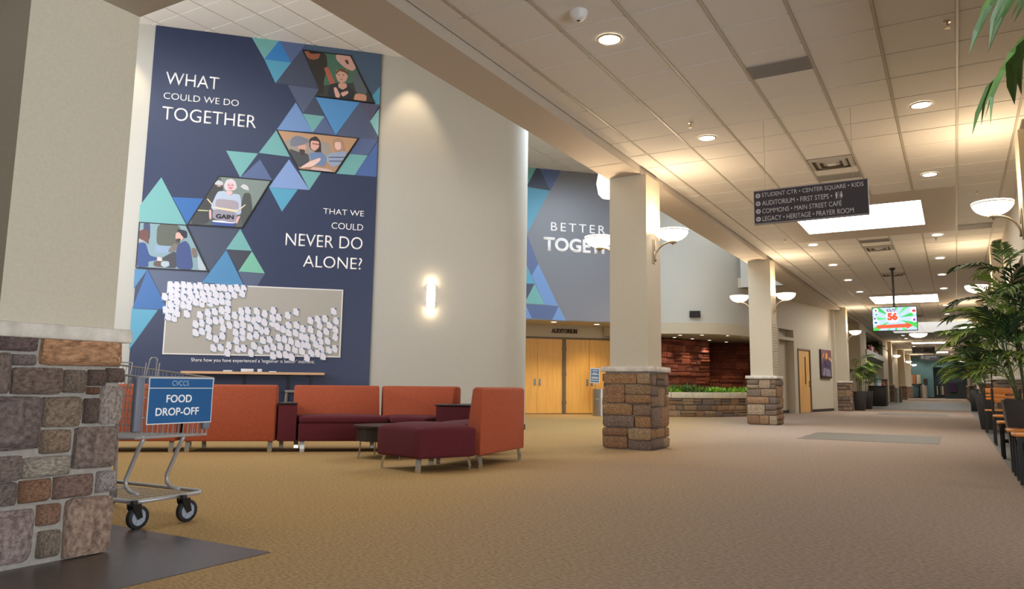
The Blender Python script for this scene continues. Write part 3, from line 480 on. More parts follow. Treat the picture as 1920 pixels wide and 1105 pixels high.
# ---- drum wall over the water feature, planter and alcove
DC = Vector((-7.95, 23.25))
def dpath(Rr, endx=0.0):
    p = [(DC.x-2.0-(Rr-2.5)*.2, DC.y-Rr+.33)] if False else []
    p += [(-9.55-(Rr-2.5)*.7, 21.25-(Rr-2.5)*.7)]
    for k in range(27):
        a = math.radians(-118+k*(113/26)); p.append((DC.x+Rr*math.cos(a), DC.y+Rr*math.sin(a)))
    p.append((DC.x+Rr+.33+endx, 25.3)); return p
I4 = Matrix.Identity(4)
def ring_wall(Rr, z0, z1, th): return wall_strip([Vector(p) for p in dpath(Rr)], z0, z1, th, I4)
o = struct(ring_wall(2.42, 2.62, ATR, .2), 'wall_curved', PAINT_W, 'curved pale wall above the water feature')
for p in o.data.polygons: p.use_smooth = True
o.data.set_sharp_from_angle(angle=0.35)
o = struct(ring_wall(2.50, 2.40, 2.73, .3), 'trim_9', PAINT, 'curved fascia band over the planter')
for p in o.data.polygons: p.use_smooth = True
o.data.set_sharp_from_angle(angle=0.35)
mb = MB(); mb.prism([tuple(p) for p in dpath(2.45)]+[(-5.3,28.5),(-11,28.5),(-11,22)], 2.42, 2.5); struct(mb, 'ceiling', SOFFIT, 'low ceiling inside the water feature alcove')
mb = MB(); mb.box(-11.2, -11, 20, 28.7, 0, 2.6); mb.box(-11, -5.2, 28.5, 28.7, 0, 4.2); struct(mb, 'wall_back', PAINT)
# low planter
pl = thing('stone_planter', 'low curved stone planter with pale cap in front of the red stone water feature', 'planter', (0,0,0))
ring_core = ring_wall(2.455, 0, .535, .3); ring_core.build('mortar_core', MORTAR, pl)
rnd = random.Random(5); path = [Vector(p) for p in dpath(2.45)]
def along(path, d):
    for a, b in zip(path, path[1:]):
        L = (b-a).length
        if d <= L: return a+(b-a)*(d/L), (b-a).normalized()
        d -= L
    return path[-1], (path[-1]-path[-2]).normalized()
total = sum((b-a).length for a, b in zip(path, path[1:]))
for a_, b_, z0_, z1_ in ashlar(.9, total, .0, .53, rnd, .12, .21, .18, .46, .004):
    p, t = along(path, (a_+b_)/2); Mx = Matrix.Translation((p.x, p.y, 0)) @ Matrix.Rotation(math.atan2(t.y, t.x), 4, 'Z')
    put_stone(pl, Mx, a_-(a_+b_)/2, (b_-a_)/2, z0_, z1_, .065, STONE_C, rnd)
d = 0.6; path2 = [Vector(p) for p in dpath(2.54)]; tot2 = sum((b-a).length for a, b in zip(path2, path2[1:]))
while d < tot2-.01:
    wd = min(.62, tot2-d); pts = []
    for k in range(5):
        p, t = along(path2, d+.004+(wd-.008)*k/4); pts.append((p, t))
    poly = [(p.x, p.y) for p, t in pts]+[(p.x-t.y*.42, p.y+t.x*.42) for p, t in reversed(pts)]
    mb = MB(); mb.prism(poly, .535, .70); mb.build('cap_slab', LIMEST, pl, bevel=.006); d += wd
mb = MB(); mb.prism([tuple(p) for p in dpath(2.2)]+[(-6.3,27.5),(-9.5,27)], .50, .62); mb.build('soil', SOIL, pl)
mb = MB(); mb.box(-5.62, -5.05, 25.2, 25.5, 0, .535); mb.build('mortar_core', MORTAR, pl)
mb = MB(); mb.box(-5.66, -5.0, 25.16, 25.54, .535, .70); mb.build('cap_slab', LIMEST, pl, bevel=.006)
# red stone water wall
ww = thing('water_wall', 'rough red stone water wall in the alcove behind the planter', 'water feature')
def red_panel(a, b, z1, seed, th=.5):
    a = Vector(a); b = Vector(b); L = (b-a).length; Mx = Matrix.Translation((a.x, a.y, 0)) @ Matrix.Rotation(math.atan2(b.y-a.y, b.x-a.x), 4, 'Z')
    mb = MB(); mb.box(0, L, 0, th, .3, z1, 0, Mx); mb.build('panel_core', MORTAR_D, ww); rn = random.Random(seed)
    for r_ in ashlar(0, L, .35, z1, rn, .14, .27, .24, .62, .003): put_stone(ww, Mx, *r_, .06+rn.uniform(0,.05), REDSTONE, rn)
red_panel((-8.75, 21.5), (-7.32, 24.85), 2.40, 3)
red_panel((-7.32, 24.85), (-7.9, 25.6), 2.40, 4, .3)
red_panel((-8.2, 26.2), (-5.75, 27.0), 2.42, 6)
for i, (x, y) in enumerate(((-7.25,21.75),(-7.75,22.7),(-7.45,23.6),(-6.63,21.95),(-7.15,24.5),(-6.9,25.7),(-5.99,22.5),(-5.72,23.43))):
    o = thing('ceiling_light', ['front left','back left','middle left, before the stone panel','front centre','rear, over the stone panel end','rear, over the dark recess','front right','rightmost, near the second pillar'][i]+' small round downlight over the planter alcove', 'downlight', (x, y, 2.42), 0, 'small downlights over the water feature')
    mb = MB(); mb.lathe([(.075,0),(.075,-.01),(.06,-.012)], 14); mb.build('trim_ring', WHITE, o)
    mb = MB(); mb.lathe([(0,-.008),(.062,-.008)], 14); mb.build('lens', LENS, o)
    if i in (0, 1, 2, 4, 5, 6, 7): spot_light('downlight_beam', (0,0,-.03), 34, (1,.80,.55), 1.5, .5, parent=o)
# greenery
def leaf_mesh(seed, n, mt, spread=.16, hgt=.2, wid=.035):
    rn = random.Random(seed); mb = MB()
    for i in range(n):
        a = rn.uniform(0, 2*PI); l = rn.uniform(.5, 1)*hgt; el = rn.uniform(.3, 1.3); bx0 = rn.uniform(-spread, spread); by0 = rn.uniform(-spread, spread)
        d = Vector((math.cos(a)*math.cos(el), math.sin(a)*math.cos(el), math.sin(el))); s = Vector((-math.sin(a), math.cos(a), 0))*wid*rn.uniform(.7,1.2)
        b = Vector((bx0, by0, 0)); mid = b+d*l*.55; tip = b+d*l-Vector((0,0,l*.15))
        mb.add([b, mid-s, tip, mid+s], [(0,1,2),(0,2,3)])
    return mb.mesh('leafy_ground_plant', mt)
gm = [leaf_mesh(i, 80, GREEN if i < 3 else LEAF, .19, .36 if i < 3 else .50) for i in range(5)]
for i in range(34):
    dd = 1.1+i*.2; p, t = along([Vector(q) for q in dpath(2.5)], dd+.3); inn = rnd.uniform(.48, .9)
    o = inst(rnd.choice(gm[:3]) if i > 12 else rnd.choice(gm), 'leafy_ground_plant', None, (p.x-t.y*inn, p.y+t.x*inn, .61), (0,0,rnd.uniform(0,6)))
    tag(o, ('longer leaved dark' if o.data.materials[0] == LEAF else 'bright')+' green leafy clump in the stone planter, '+ORD[i]+' from its left end', 'plant', 'leafy plants in the stone planter')
# speaker on the curved wall
sp = thing('wall_speaker', 'small black loudspeaker angled down on the curved wall', 'speaker', (-6.62, 21.22, 2.98), math.radians(-40))
mb = MB(); mb.prism([(-.16,-.11),(.16,-.11),(.12,.10),(-.12,.10)], -.09, .10); b_ = mb.build('cabinet', BLACKM, sp, bevel=.01)
mb = MB(); mb.box(-.14,.14,-.118,-.11,-.07,.08); mb.build('grille', RUBBER, sp)
mb = MB(); mb.tube([(0,.09,0),(0,.26,0)], .02); mb.build('bracket', BLACKM, sp)
sp.rotation_euler = (math.radians(8), 0, math.radians(25))
# ---- small door wall
WN = frame((-5.10, 25.0), math.atan2(6.1, 1.1)); LWN = math.hypot(6.1, 1.1)
mb = MB()
for a, b, z0, z1 in ((0,.3,0,3.9),(1.62,1.93,0,3.9),(.3,1.62,2.46,2.56),(.3,1.62,2.82,3.9),(1.93,3.14,2.22,3.9),(3.14,LWN,0,3.9)): mb.box(a,b,0,.25,z0,z1,0,WN)
mb.box(.3,1.62,.25,.5,0,3.9,0,WN)
struct(mb, 'wall_side', PAINT, 'angled beige wall with a recess and a small wooden door')
mb = MB(); mb.box(3.2, LWN, -.012, 0, 0, .1, 0, WN); mb.box(.3,1.6,.238,.25,0,.1,0,WN); struct(mb, 'baseboard_side', BASEB)
sd = thing('door_3', 'narrow wooden door with a slim vertical window slot', 'door'); sd.matrix_world = WN; sd['kind'] = 'structure'
mb = MB(); mb.box(1.93,1.98,-.03,.1,0,2.22); mb.box(3.09,3.14,-.03,.1,0,2.22); mb.box(1.98,3.09,-.03,.1,2.17,2.22); mb.build('door_frame', FRAME, sd)
mb = MB(); mb.box(1.985,2.62,.01,.05,.01,2.165); mb.box(2.74,3.085,.01,.05,.01,2.165); mb.box(2.62,2.74,.01,.05,.01,.98); mb.box(2.62,2.74,.01,.05,1.95,2.165); lf = mb.build('door_leaf', WOODDOOR2, sd)
mb = MB(); mb.box(2.62,2.74,.025,.035,.98,1.95); mb.build('window_pane', BLACK, lf)
mb = MB(); mb.box(2.97,3.03,-.005,.01,.9,1.1); mb.tube([(3.0,0,.98),(3.0,-.05,.98),(2.88,-.05,.98)], .012); mb.build('handle', CHROME, lf)
spot_light('wall_washer', WN @ Vector((4.6, -.6, 3.7)), 22, WARM, 1.1, .8, (math.radians(-10), 0, math.atan2(6.1, 1.1)))
mb = MB(); mb.box(.62,.69,.235,.25,.3,.42,0,WN @ Matrix.Translation((0,0,.0))); o = mb.build('outlet_plate', WHITE); tag(o, 'small white outlet plate in the recess beside the planter', 'outlet')
av = thing('canvas_painting', 'tall dark purple canvas of three figures with orange highlights on the beige wall', 'painting'); av.matrix_world = WN @ Matrix.Translation((4.12, 0, 1.22))
mb = MB(); mb.box(0, 1.12, -.07, 0, 0, 1.06); mb.build('canvas', BLACKM, av)
mb = MB(); Y_ = -.072
for k, (c, pts) in enumerate([((92,70,92),[(0,0),(1.12,0),(1.12,1.06),(0,1.06)]),((112,72,84),[(0,.55),(1.12,.6),(1.12,1.06),(0,1.06)]),((132,122,140),[(.1,.08),(1.0,.03),(.9,.35),(.3,.42)]),((74,60,88),[(.2,.4),(1.1,.3),(1.1,.7),(.3,.72)]),
  ((214,150,70),[(.45,.72),(.62,.7),(.72,.8),(.66,.95),(.5,.92)]),((212,146,80),[(.05,.7),(.2,.78),(.25,.9),(.12,.85)]),((226,170,100),[(.8,.72),(1.1,.62),(1.1,.7),(.86,.82)]),((196,120,90),[(.2,.8),(.3,.8),(.3,.95),(.22,.93)]),((38,24,34),[(.22,.62),(.26,.64),(.74,.42),(.7,.4)]),((44,30,44),[(.4,.05),(.44,.05),(.46,.5),(.42,.5)]),((50,36,30),[(0,0),(1.12,0),(1.12,.06),(0,.1)])]): mb.poly(pts, Y_-.0012*k, c)
mb.build('picture', PRINT, av)
# ---- corridor side beyond the third pillar
mb = MB(); mb.box(-4.6, -4.4, 31.0, 37.4, 0, CEIL+.1); mb.box(-4.4,-3.99, 31.0, 31.2, 0, CEIL+.1); struct(mb, 'wall_side', PAINT)
mb = MB(); mb.box(-4.6, -3.80, 37.4, 40.2, 0, CEIL+.1); mb.box(-6.0,-5.8,40.2,54,0,CEIL+.1); mb.box(-5.8,-3.85,50.4,54.3,0,CEIL+.1); mb.box(-5.8,-3.85,40.2,50.4,3.72,CEIL+.1)
struct(mb, 'wall_side', PAINT, 'display alcove beside the corridor')
mb = MB(); mb.box(-5.8,-3.72,39.6,50.6,2.48,2.78); struct(mb, 'trim_10', PAINT_W, 'thick white shelf of the display alcove')
mb = MB(); mb.box(-5.0,-4.9,40.2,50.4,0,2.48); struct(mb, 'wall_side', PAINT_W)
mb = MB(); mb.box(-4.65, -4.0, 54.3, 80, 0, CEIL+.1); struct(mb, 'wall_side', PAINT)
mb = MB(); mb.box(-6, -3.775, 40, 80, CEIL, CEIL+.1); struct(mb, 'ceiling', SOFFIT, 'plain ceiling strip along the left corridor pillars')
# ---- right side
mb = MB(); mb.box(1.0, 1.28, 2.2, 57, 2.92, CEIL+.1); struct(mb, 'trim_11', PAINT, 'deep bulkhead over the chairs along the right side')
mb = MB(); mb.box(1.28, 5.2, -4, 57, 2.95, 3.1); struct(mb, 'ceiling', SOFFIT, 'low ceiling over the side seating')
mb = MB(); mb.box(5.0, 5.2, 4.2, 57, 0, 3.0); mb.box(5.0, 5.2, -4, -2.4, 0, 3.0); mb.box(5.0, 5.2, -2.4, 4.2, 0, .3); mb.box(5.0, 5.2, -2.4, 4.2, 2.75, 3.0); mb.box(-17, 5.2, -4.2, -4.0, 0, ATR); mb.box(1.0, 5.2, 57, 57.2, 0, CEIL); mb.box(1.0,1.2,57,80,0,CEIL+.1); struct(mb, 'wall_right', PAINT, 'beige wall behind the side seating')
mb = MB()
for y in (-2.4, -0.2, 2.0, 4.14): mb.box(5.02, 5.12, y, y+.06, .3, 2.75)
mb.box(5.02, 5.12, -2.4, 4.2, .3, .36); mb.box(5.02, 5.12, -2.4, 4.2, 2.69, 2.75); struct(mb, 'window_1', FRAME, 'wide side window behind the camera position')
# ---- far teal wall
mb = MB(); mb.box(-4.7,-1.84,80,80.2,0,CEIL+.1); mb.box(-1.84,1.4,80,80.2,2.92,CEIL+.1); struct(mb, 'wall_far', TEALW, 'teal wall closing the corridor')
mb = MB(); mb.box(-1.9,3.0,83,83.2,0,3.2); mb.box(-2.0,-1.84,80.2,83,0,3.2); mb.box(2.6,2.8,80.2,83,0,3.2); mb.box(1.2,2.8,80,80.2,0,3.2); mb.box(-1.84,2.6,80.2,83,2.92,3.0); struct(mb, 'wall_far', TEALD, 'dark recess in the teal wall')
point_light('recess_fill', (-.6, 80.9, 2.5), 30, (.9, .95, 1), .3)  # added fill without a fixture, lifts the dark recess
mb = MB(); mb.box(-4.1,-1.84,79.97,80,0,.12); struct(mb, 'baseboard_far', BASEB)
# atrium outer closing walls (unseen side)
mb = MB(); mb.box(-17,-16.8,-4,12,0,ATR); struct(mb, 'wall_west', PAINT_W)
# ---- wall mural 
def P1(x, d, z): return (x, -d, z)
mural = thing('wall_mural', 'tall navy mural of blue and teal triangles with white slogan and four photo panels', 'mural'); mural.matrix_world = W1
mb = MB(); mb.box(-6.869, -2.934, -.03, 0, .12, ATR-.01); mb.build('backing_panel', mat('navy_print', (42, 54, 86), .42), mural)
PC = dict(teal=(112,172,172), bright=(52,128,196), cyan=(84,160,192), cyan2=(72,134,180), slateblue=(86,104,146), slate=(66,76,98), slate2=(82,94,122), slate3=(72,94,118), slate4=(88,88,114), steel=(112,148,200), sky=(82,146,204), pale=(138,196,200), blue=(74,104,164), blue2=(48,104,170), light=(130,158,208), dark=(60,64,78), green=(118,184,160))
mb = MB()
for i, (c, pts) in enumerate(PAT1): MB().poly(pts, -.031-.0004*(i % 3), PC[c]).build('printed_triangle', PRINT, mural)
for t_, a, b, z0, z1 in TXT1: text(t_, a, b, z0, z1, 'lettering', LETTER, mural, y=-.033, ext=.003, bold=-.004)
def shrink(pts, k):
    cx = sum(p[0] for p in pts)/len(pts); cz = sum(p[1] for p in pts)/len(pts); return [(cx+(p[0]-cx)*k, cz+(p[1]-cz)*k) for p in pts]
def clip(poly, win):
    """clip polygon poly by convex polygon win (both 2d)"""
    a = sum(win[i][0]*win[(i+1)%len(win)][1]-win[(i+1)%len(win)][0]*win[i][1] for i in range(len(win)))
    w_ = win if a > 0 else win[::-1]; out = list(poly)
    for i in range(len(w_)):
        A, B = w_[i], w_[(i+1)%len(w_)]; inp = out; out = []
        if not inp: return []
        f = lambda p: (B[0]-A[0])*(p[1]-A[1])-(B[1]-A[1])*(p[0]-A[0])
        for j in range(len(inp)):
            p, q = inp[j], inp[(j+1)%len(inp)]; fp, fq = f(p), f(q)
            if fp >= 0: out.append(p)
            if fp*fq < 0: t = fp/(fp-fq); out.append((p[0]+(q[0]-p[0])*t, p[1]+(q[1]-p[1])*t))
    return out
def rounded(pts, it=2):
    for _ in range(it):
        n = len(pts); q = []
        for i in range(n):
            a, b = pts[i], pts[(i+1)%n]; q += [(a[0]*.84+b[0]*.16, a[1]*.84+b[1]*.16), (a[0]*.16+b[0]*.84, a[1]*.16+b[1]*.84)]
        pts = q
    return pts
plabs = {'p1': 'photo panel of a boy between two men in green water', 'p2': 'photo panel of three people laughing on a sofa', 'p3': 'photo panel of a woman in a hair net holding a box', 'p4': 'photo panel of two people shaking hands outdoors'}
pbg = {'p1': (58,66,60), 'p2': (176,140,110), 'p3': (84,92,92), 'p4': (120,140,150)}
for k, d_ in PH.items():
    o_ = d_['o']; ol = [(p[0], p[1]) for p in o_]; mb = MB(); n = len(ol)
    a = sum(ol[i][0]*ol[(i+1)%n][1]-ol[(i+1)%n][0]*ol[i][1] for i in range(n)); q = ol if a > 0 else ol[::-1]
    mb.add([(p[0], -.032, p[1]) for p in q]+[(p[0], -.052, p[1]) for p in q], [tuple(range(n, 2*n))]+[(i, (i+1)%n, n+(i+1)%n, n+i) for i in range(n)])
    pan = mb.build('photo_panel', BLACKM, mural); pan['label'] = plabs[k]
    mb = MB(); inner = shrink(ol, .955); win = shrink(ol if k != 'p1' else [ol[0], ol[1], ol[2], ol[3]], .955)
    mb.poly(inner, -.0535, pbg[k])
    for i, (c, pts) in enumerate(d_['l']):
        pts = rounded(pts, 2) if len(pts) > 4 or i > 2 else pts
        cl = clip(pts, win)
        if len(cl) > 2: mb.poly(cl, -.0540-.0006*i, c)
    mb.build('photo_print', PRINT, pan)
gx = PH['p3']['l'][14][1]; 
text('GAIN', -5.674, -5.384, 3.72, 3.80, 'lettering', BLACKM, mural, y=-.070, ext=0, bold=.03)
# grey board with cards
bd = thing('notice_board', 'wide grey notice board with thin white frame on the navy mural', 'notice board'); bd.matrix_world = W1
mb = MB(); mb.box(-6.35,-3.48,-.05,-.031,1.345,2.535); mb.build('board_panel', BOARD, bd)
mb = MB(); mb.box(-6.37,-3.46,-.0505,-.031,2.535,2.555); mb.box(-6.37,-3.46,-.0505,-.031,1.325,1.345); mb.box(-6.37,-6.35,-.0505,-.031,1.345,2.535); mb.box(-3.48,-3.46,-.0505,-.031,1.345,2.535); mb.build('frame', WHITE, bd)
mb = MB(); cw, ch = .049, .065
mb.add([(-cw,0,-ch),(cw,0,-ch),(cw,0,ch),(-cw,0,ch),(-cw,-.0025,-ch),(cw,-.0025,-ch),(cw,-.0025,ch),(-cw,-.0025,ch)], [(4,5,6,7),(0,4,7,3),(1,2,6,5),(0,1,5,4),(2,3,7,6)], 0, (222,222,232))
mb.poly([(cw-.003,ch-.002),(cw-.038,ch-.002),(cw-.003,ch-.052)], -.0034, (34,80,128)); mb.poly([(-cw+.003,-ch+.003),(-cw+.044,-ch+.003),(-cw+.003,-ch+.028)], -.0034, (40,120,150))
ZR = sorted(CARDS, key=lambda c: -c[1]); ROWS = []
for c in ZR:                       # gather the cards into rows from the top down
    if ROWS and abs(ROWS[-1][0][1]-c[1]) < .075 and len(ROWS[-1]) < 20: ROWS[-1].append(c)
    else: ROWS.append([c])
for r_ in ROWS: r_.sort(key=lambda c: c[0])
def card_label(o, i, x, z):
    for k, r_ in enumerate(ROWS):
        for j, c in enumerate(r_):
            if c is CARDS[i]: tag(o, 'small white card on the notice board, '+ORD[k]+' row from the top, '+ORD[j]+' from the left', 'card', 'white cards pinned on the notice board'); return
card_me = mb.mesh('story_card', PRINT); rn = random.Random(11)
for i, (x, z) in enumerate(CARDS):
    o = bpy.data.objects.new('story_card', card_me); COL.objects.link(o)
    o.matrix_world = W1 @ Matrix.Translation((x, -.054-.0012*((i*7) % 13), z)) @ Matrix.Rotation(rn.gauss(0, .09), 4, 'Y') @ Matrix.Rotation(.02, 4, 'X')
    card_label(o, i, x, z)
# second mural
m2 = thing('wall_mural', 'grey mural reading BETTER TOGETHER above the auditorium doors', 'mural'); m2.matrix_world = W2
mb = MB(); mb.box(-1.4, 3.64, -.04, 0, 2.72, ATR-.01); mb.build('backing_panel', mat('grey_print', (122,124,132), .35), m2)
mb = MB()
for i, (c, pts) in enumerate(PAT2): MB().poly(pts, -.041-.0004*(i % 3), PC[c]).build('printed_triangle', PRINT, m2)
t_, a, b, z0, z1 = TXT2[0]; text('BETTER', a, b, z0, z1, 'lettering', LETTER, m2, y=-.043, ext=.008, space=1.35)
t_, a, b, z0, z1 = TXT2[1]; text('TOGETHER', a, a+(b-a)*8/5.95, z0, z1, 'lettering', LETTER, m2, y=-.043, ext=.008, bold=.035)
# ================================================================ PILLARS
NEARC = [(120,98,94),(198,140,92),(146,130,122),(132,114,102),(128,106,92),(136,116,100),(122,98,84),(128,104,90),(156,102,70),(118,102,96),(146,126,102),(120,96,86),(172,158,148),(154,128,102),(136,116,106),(138,120,110),(132,116,106),(176,164,146),(166,116,80),(148,116,100),(176,166,160),(154,134,128),(168,120,92),(142,126,106),(160,130,110)]
def pillar(label, x0, x1, y0, y1, top, faces, seed, mt=STONE, detail=True, near=None, slat=False, capy=.105, ny=0):
    cx, cy = (x0+x1)/2, (y0+y1)/2; t = thing('stone_pillar', label, 'pillar', (cx, cy, 0), 0, None)
    hx, hy = (x1-x0)/2, (y1-y0)/2; e = .045 if near else .076
    mb = MB(); mb.box(-hx, hx, -hy, hy, 1.13, top); mb.build('shaft', PAINT, t)
    mb = MB(); mb.box(-hx-.045, hx+.045, -hy-.045, hy+(.045 if not near else .02), 0, 1.06); mb.build('mortar_core', MORTAR, t)
    rn = random.Random(seed); mb = MB(); n = 10; c_ = .105      # cap slab with a hand chipped edge
    pts = []
    for k in range(4):
        ax, ay = [(-1,-1),(1,-1),(1,1),(-1,1)][k]; bx2, by2 = [(1,-1),(1,1),(-1,1),(-1,-1)][k]
        for j in range(n):
            f = j/n; jx = rn.uniform(-.010,.010) if j else 0
            px, py = (ax+(bx2-ax)*f)*(hx+c_), (ay+(by2-ay)*f)*(hy+capy)
            if k in (0,2): py += jx
            else: px += jx
            pts.append((px, py))
    mb.prism(pts, 1.06, 1.13, top_scale=.985); mb.build('cap_slab', CAPST, t, bevel=.006, seg=1)
    for fc in faces:
        if fc == 'E': M, L = frame((hx+.02, -hy-e), PI/2), 2*hy+2*e
        if fc == 'W': M, L = frame((-hx-.02, hy+e), -PI/2), 2*hy+2*e
        if fc == 'S': M, L = frame((-hx-e, -hy-.02), 0), 2*hx+2*e
        if fc == 'N': M, L = frame((hx+e, hy+.02), PI), 2*hx+2*e
        M = M @ Matrix.Identity(4)
        if fc == 'E' and near:
            for q_, (a, b, z0, z1) in enumerate(near): put_stone(t, M, a-(cy-hy-e), min(b,2.37)-(cy-hy-e), z0, z1, .062, mt, rn, colour=tuple(min(255, int((v*.72+.28*sum(NEARC[q_])/3)*1.2)) for v in NEARC[q_]) if q_ < 25 else None)
        elif detail:
            lay = ashlar(0, L, .01, 1.04, rn, .11, .30, .18, .52, .005)
            for r_ in lay: put_stone(t, M, *r_, .058+rn.uniform(0, .02), mt, rn)
        else:
            for r_ in ashlar(0, L, .01, 1.04, rn, .16, .26, .3, .6): put_stone(t, M, *r_, .06, mt, rn)
    if slat:
        mb = MB()
        for k in range(20): mb.box(hx, hx+.022, -hy+.03, hy-.08, 1.145+k*.0625, 1.145+k*.0625+.053)
        mb.box(hx, hx+.006, -hy+.03, hy-.08, 1.14, 2.40); mb.build('slat_panel', PAINT, t)
    return t
near = [s for s in NEARSTONES]+[[1.60,1.75,.80,1.0],[1.60,1.74,.55,.78],[1.60,1.75,.28,.5],[1.60,1.78,.03,.27],[1.60,1.76,1.0,1.08]]
pillar('huge stone and plaster pillar at the left edge beside the shopping cart', -4.43, -3.87, 1.79, 2.335, 2.875, 'ES', 21, STONE_N, near=[s for s in near if s[1] < 2.45], capy=.045)
p1 = pillar('stone based pillar in front of the auditorium doors with two lit sconces', -4.26, -3.70, 9.69, 10.25, SOF, 'ESW', 22, STONE_C)
p2 = pillar('second stone based pillar along the corridor, in front of the curved planter', -4.22, -3.70, 17.78, 18.34, SOF, 'ESW', 23, STONE, slat=True)
p3 = pillar('third stone based pillar, left of the potted palm pair', -4.0, -3.60, 30.75, 31.3, CEIL, 'ES', 24, STONE, detail=True)
labs = ['stone based pillar beyond the display alcove on the left', 'stone based pillar on the left behind the far steel bin', 'last stone based pillar on the left, nearest the teal wall']
for i, (x, y) in enumerate(((-4.05,54.5),(-3.95,66.5),(-3.95,75.5))): pillar(labs[i], x-.12, x+.42, y, y+.56, CEIL, 'ES', 30+i, STONE, detail=False)
labs = ['right hand stone based pillar nearest the camera, cut by the frame edge', 'right hand pillar behind the potted palms', 'right hand pillar beyond the palms, third from the camera', 'right hand pillar, fourth from the camera', 'right hand pillar near the black bin, fifth from the camera', 'right hand pillar closest to the teal wall']
for i, y in enumerate((9.95, 18.05, 30.3, 38.4, 54.9, 66.5)): pillar(labs[i], .786, 1.34, y, y+.56, SOF if i < 2 else CEIL, 'SW', 40+i, STONE, detail=i < 2)
# plaster end of the angled wall
mb = MB(); mb.box(-4.13, -3.995, 30.45, 31.0, 0, CEIL); struct(mb, 'trim_12', PAINT)
# ================================================================ SCONCES
def make_sconce():
    t = thing('bowl_sconce', None, 'sconce')          # wall at x=0, lamp towards +x
    mb = MB(); mb.box(0, .018, -.035, .035, -.38, -.02); mb.box(.018, .03, -.012, .012, -.20, -.03); mb.build('wall_plate', METAL, t, bevel=.004)
    pts = [(.03, 0, -.35)]+[(.03+.24*(1-math.cos(a)), 0, -.30+.22*math.sin(a)) for a in [PI/2*k/8 for k in range(9)]]
    mb = MB(); mb.tube(pts, .014, 8); mb.build('arm', METAL, t, smooth=True)
    M = Matrix.Translation((.29, 0, -.08))
    mb = MB(); mb.lathe([(0,-.045),(.018,-.04),(.02,-.02),(.055,-.018),(.055,.01),(0,.012)], 16, 0, M); mb.build('bowl_holder', METAL, t, smooth=True)
    prof = [(.01, 0.008)]+[(.225*math.sin(a), .008+.16*(1-math.cos(a))) for a in [PI/2*k/9 for k in range(1,10)]]+[(.215, .17), (.05, .03), (.01,.02)]
    mb = MB(); mb.lathe(prof, 28, 0, M); mb.build('glass_bowl', BULB, t, smooth=True)
    mb = MB(); mb.lathe([(.221,.140),(.229,.143),(.229,.149),(.221,.152)], 28, 0, M); mb.build('rim_band', METAL, t, smooth=True)
    point_light('sconce_lamp', (.29, 0, .17), 46, WARM, .06, t)
    return t
sc0 = make_sconce(); used = False
def sconce(x, y, z, rz, label):
    global used
    o = copy_tree(sc0) if used else sc0; used = True
    o.location = (x, y, z); o.rotation_euler = (0, 0, rz); o['label'] = label; o['group'] = 'glass bowl sconces'; return o
ZS = 2.98
sconce(-3.70, 9.97, ZS, 0, 'lit bowl sconce on the corridor side of the first full pillar')
sconce(-4.26, 9.97, ZS, PI, 'lit bowl sconce overlapping the BETTER TOGETHER mural')
sconce(-3.70, 18.06, ZS, 0, 'lit bowl sconce on the corridor side of the second pillar')
sconce(-4.22, 18.06, ZS, PI, 'lit bowl sconce on the atrium side of the second pillar')
sconce(-3.60, 31.05, ZS, 0, 'lit bowl sconce on the third pillar above the palm pair')
for i, (x, y) in enumerate(((-3.63,54.8),(-3.53,66.8),(-3.53,75.8))): sconce(x, y, ZS, 0, 'small lit bowl sconce on the '+['pillar beyond the display alcove','pillar second from the teal wall','pillar nearest the teal wall'][i])
for i, y in enumerate((10.14, 18.33, 30.6, 38.7, 55.2, 66.8)): sconce(.786, y, ZS, PI, ['lit bowl sconce at the right frame edge under the ceiling', 'lit bowl sconce on the right behind the palm tips', 'lit bowl sconce on the right, third from the camera', 'lit bowl sconce on the right, fourth from the camera', 'upper of the two tiny far bowl sconces on the right', 'lower of the two tiny far bowl sconces on the right'][i])
# cylinder wall lamp
def wall_lamp(x, z, label):
    t = thing('wall_lamp', label, 'wall lamp'); t.matrix_world = W1 @ Matrix.Translation((x, 0, z)); M = Matrix.Identity(4)
    mb = MB(); mb.box(-.075, .075, -.012, 0, -.235, .235); mb.build('back_plate', METAL, t)
    mb = MB(); mb.lathe([(.078,-.215),(.078,.215)], 14, 0, None, PI, 2*PI); mb.build('glass_shade', BULB, t, smooth=True)
    mb = MB()
    for zz in (-.215, -.13, .13, .215): mb.lathe([(.080,zz-.005),(.085,zz-.005),(.085,zz+.005),(.080,zz+.005)], 14, 0, None, PI, 2*PI)
    mb.build('shade_band', METAL, t)
    for s in (-1, 1): point_light('wall_lamp_bulb', (0, -.09, s*.27), 3, WARM, .03, t)
wall_lamp(-1.86, 2.505, 'lit half cylinder lamp on the pale wall right of the mural')
for x in (-7.35, -2.35, .0):
    p = W1 @ Vector((x, -.55, ATR-.03))
    if x: spot_light('wall_washer', p, 120, WARM, 1.0, .7, (math.radians(-14)*-1, 0, PI/4))
# pendant barrel lamp over the atrium
d_ = Vector((-.403, .915)).normalized()*15.5
pt = thing('pendant_lamp', 'bright white barrel pendant half hidden behind the first full pillar', 'pendant', (d_.x, d_.y, .86+.276*15.5))
mb = MB(); mb.lathe([(0,-.30),(.16,-.30),(.23,-.22),(.27,0),(.23,.22),(.16,.30),(0,.30)], 24); mb.build('glass_shade', BULB, pt, smooth=True)
mb = MB(); mb.tube([(0,0,.3),(0,0,ATR-pt.location.z)], .008); mb.build('cord', BLACKM, pt)
mb = MB(); mb.lathe([(0,.30),(.07,.30),(.07,.34),(0,.34)], 16); mb.build('cap', METAL, pt)
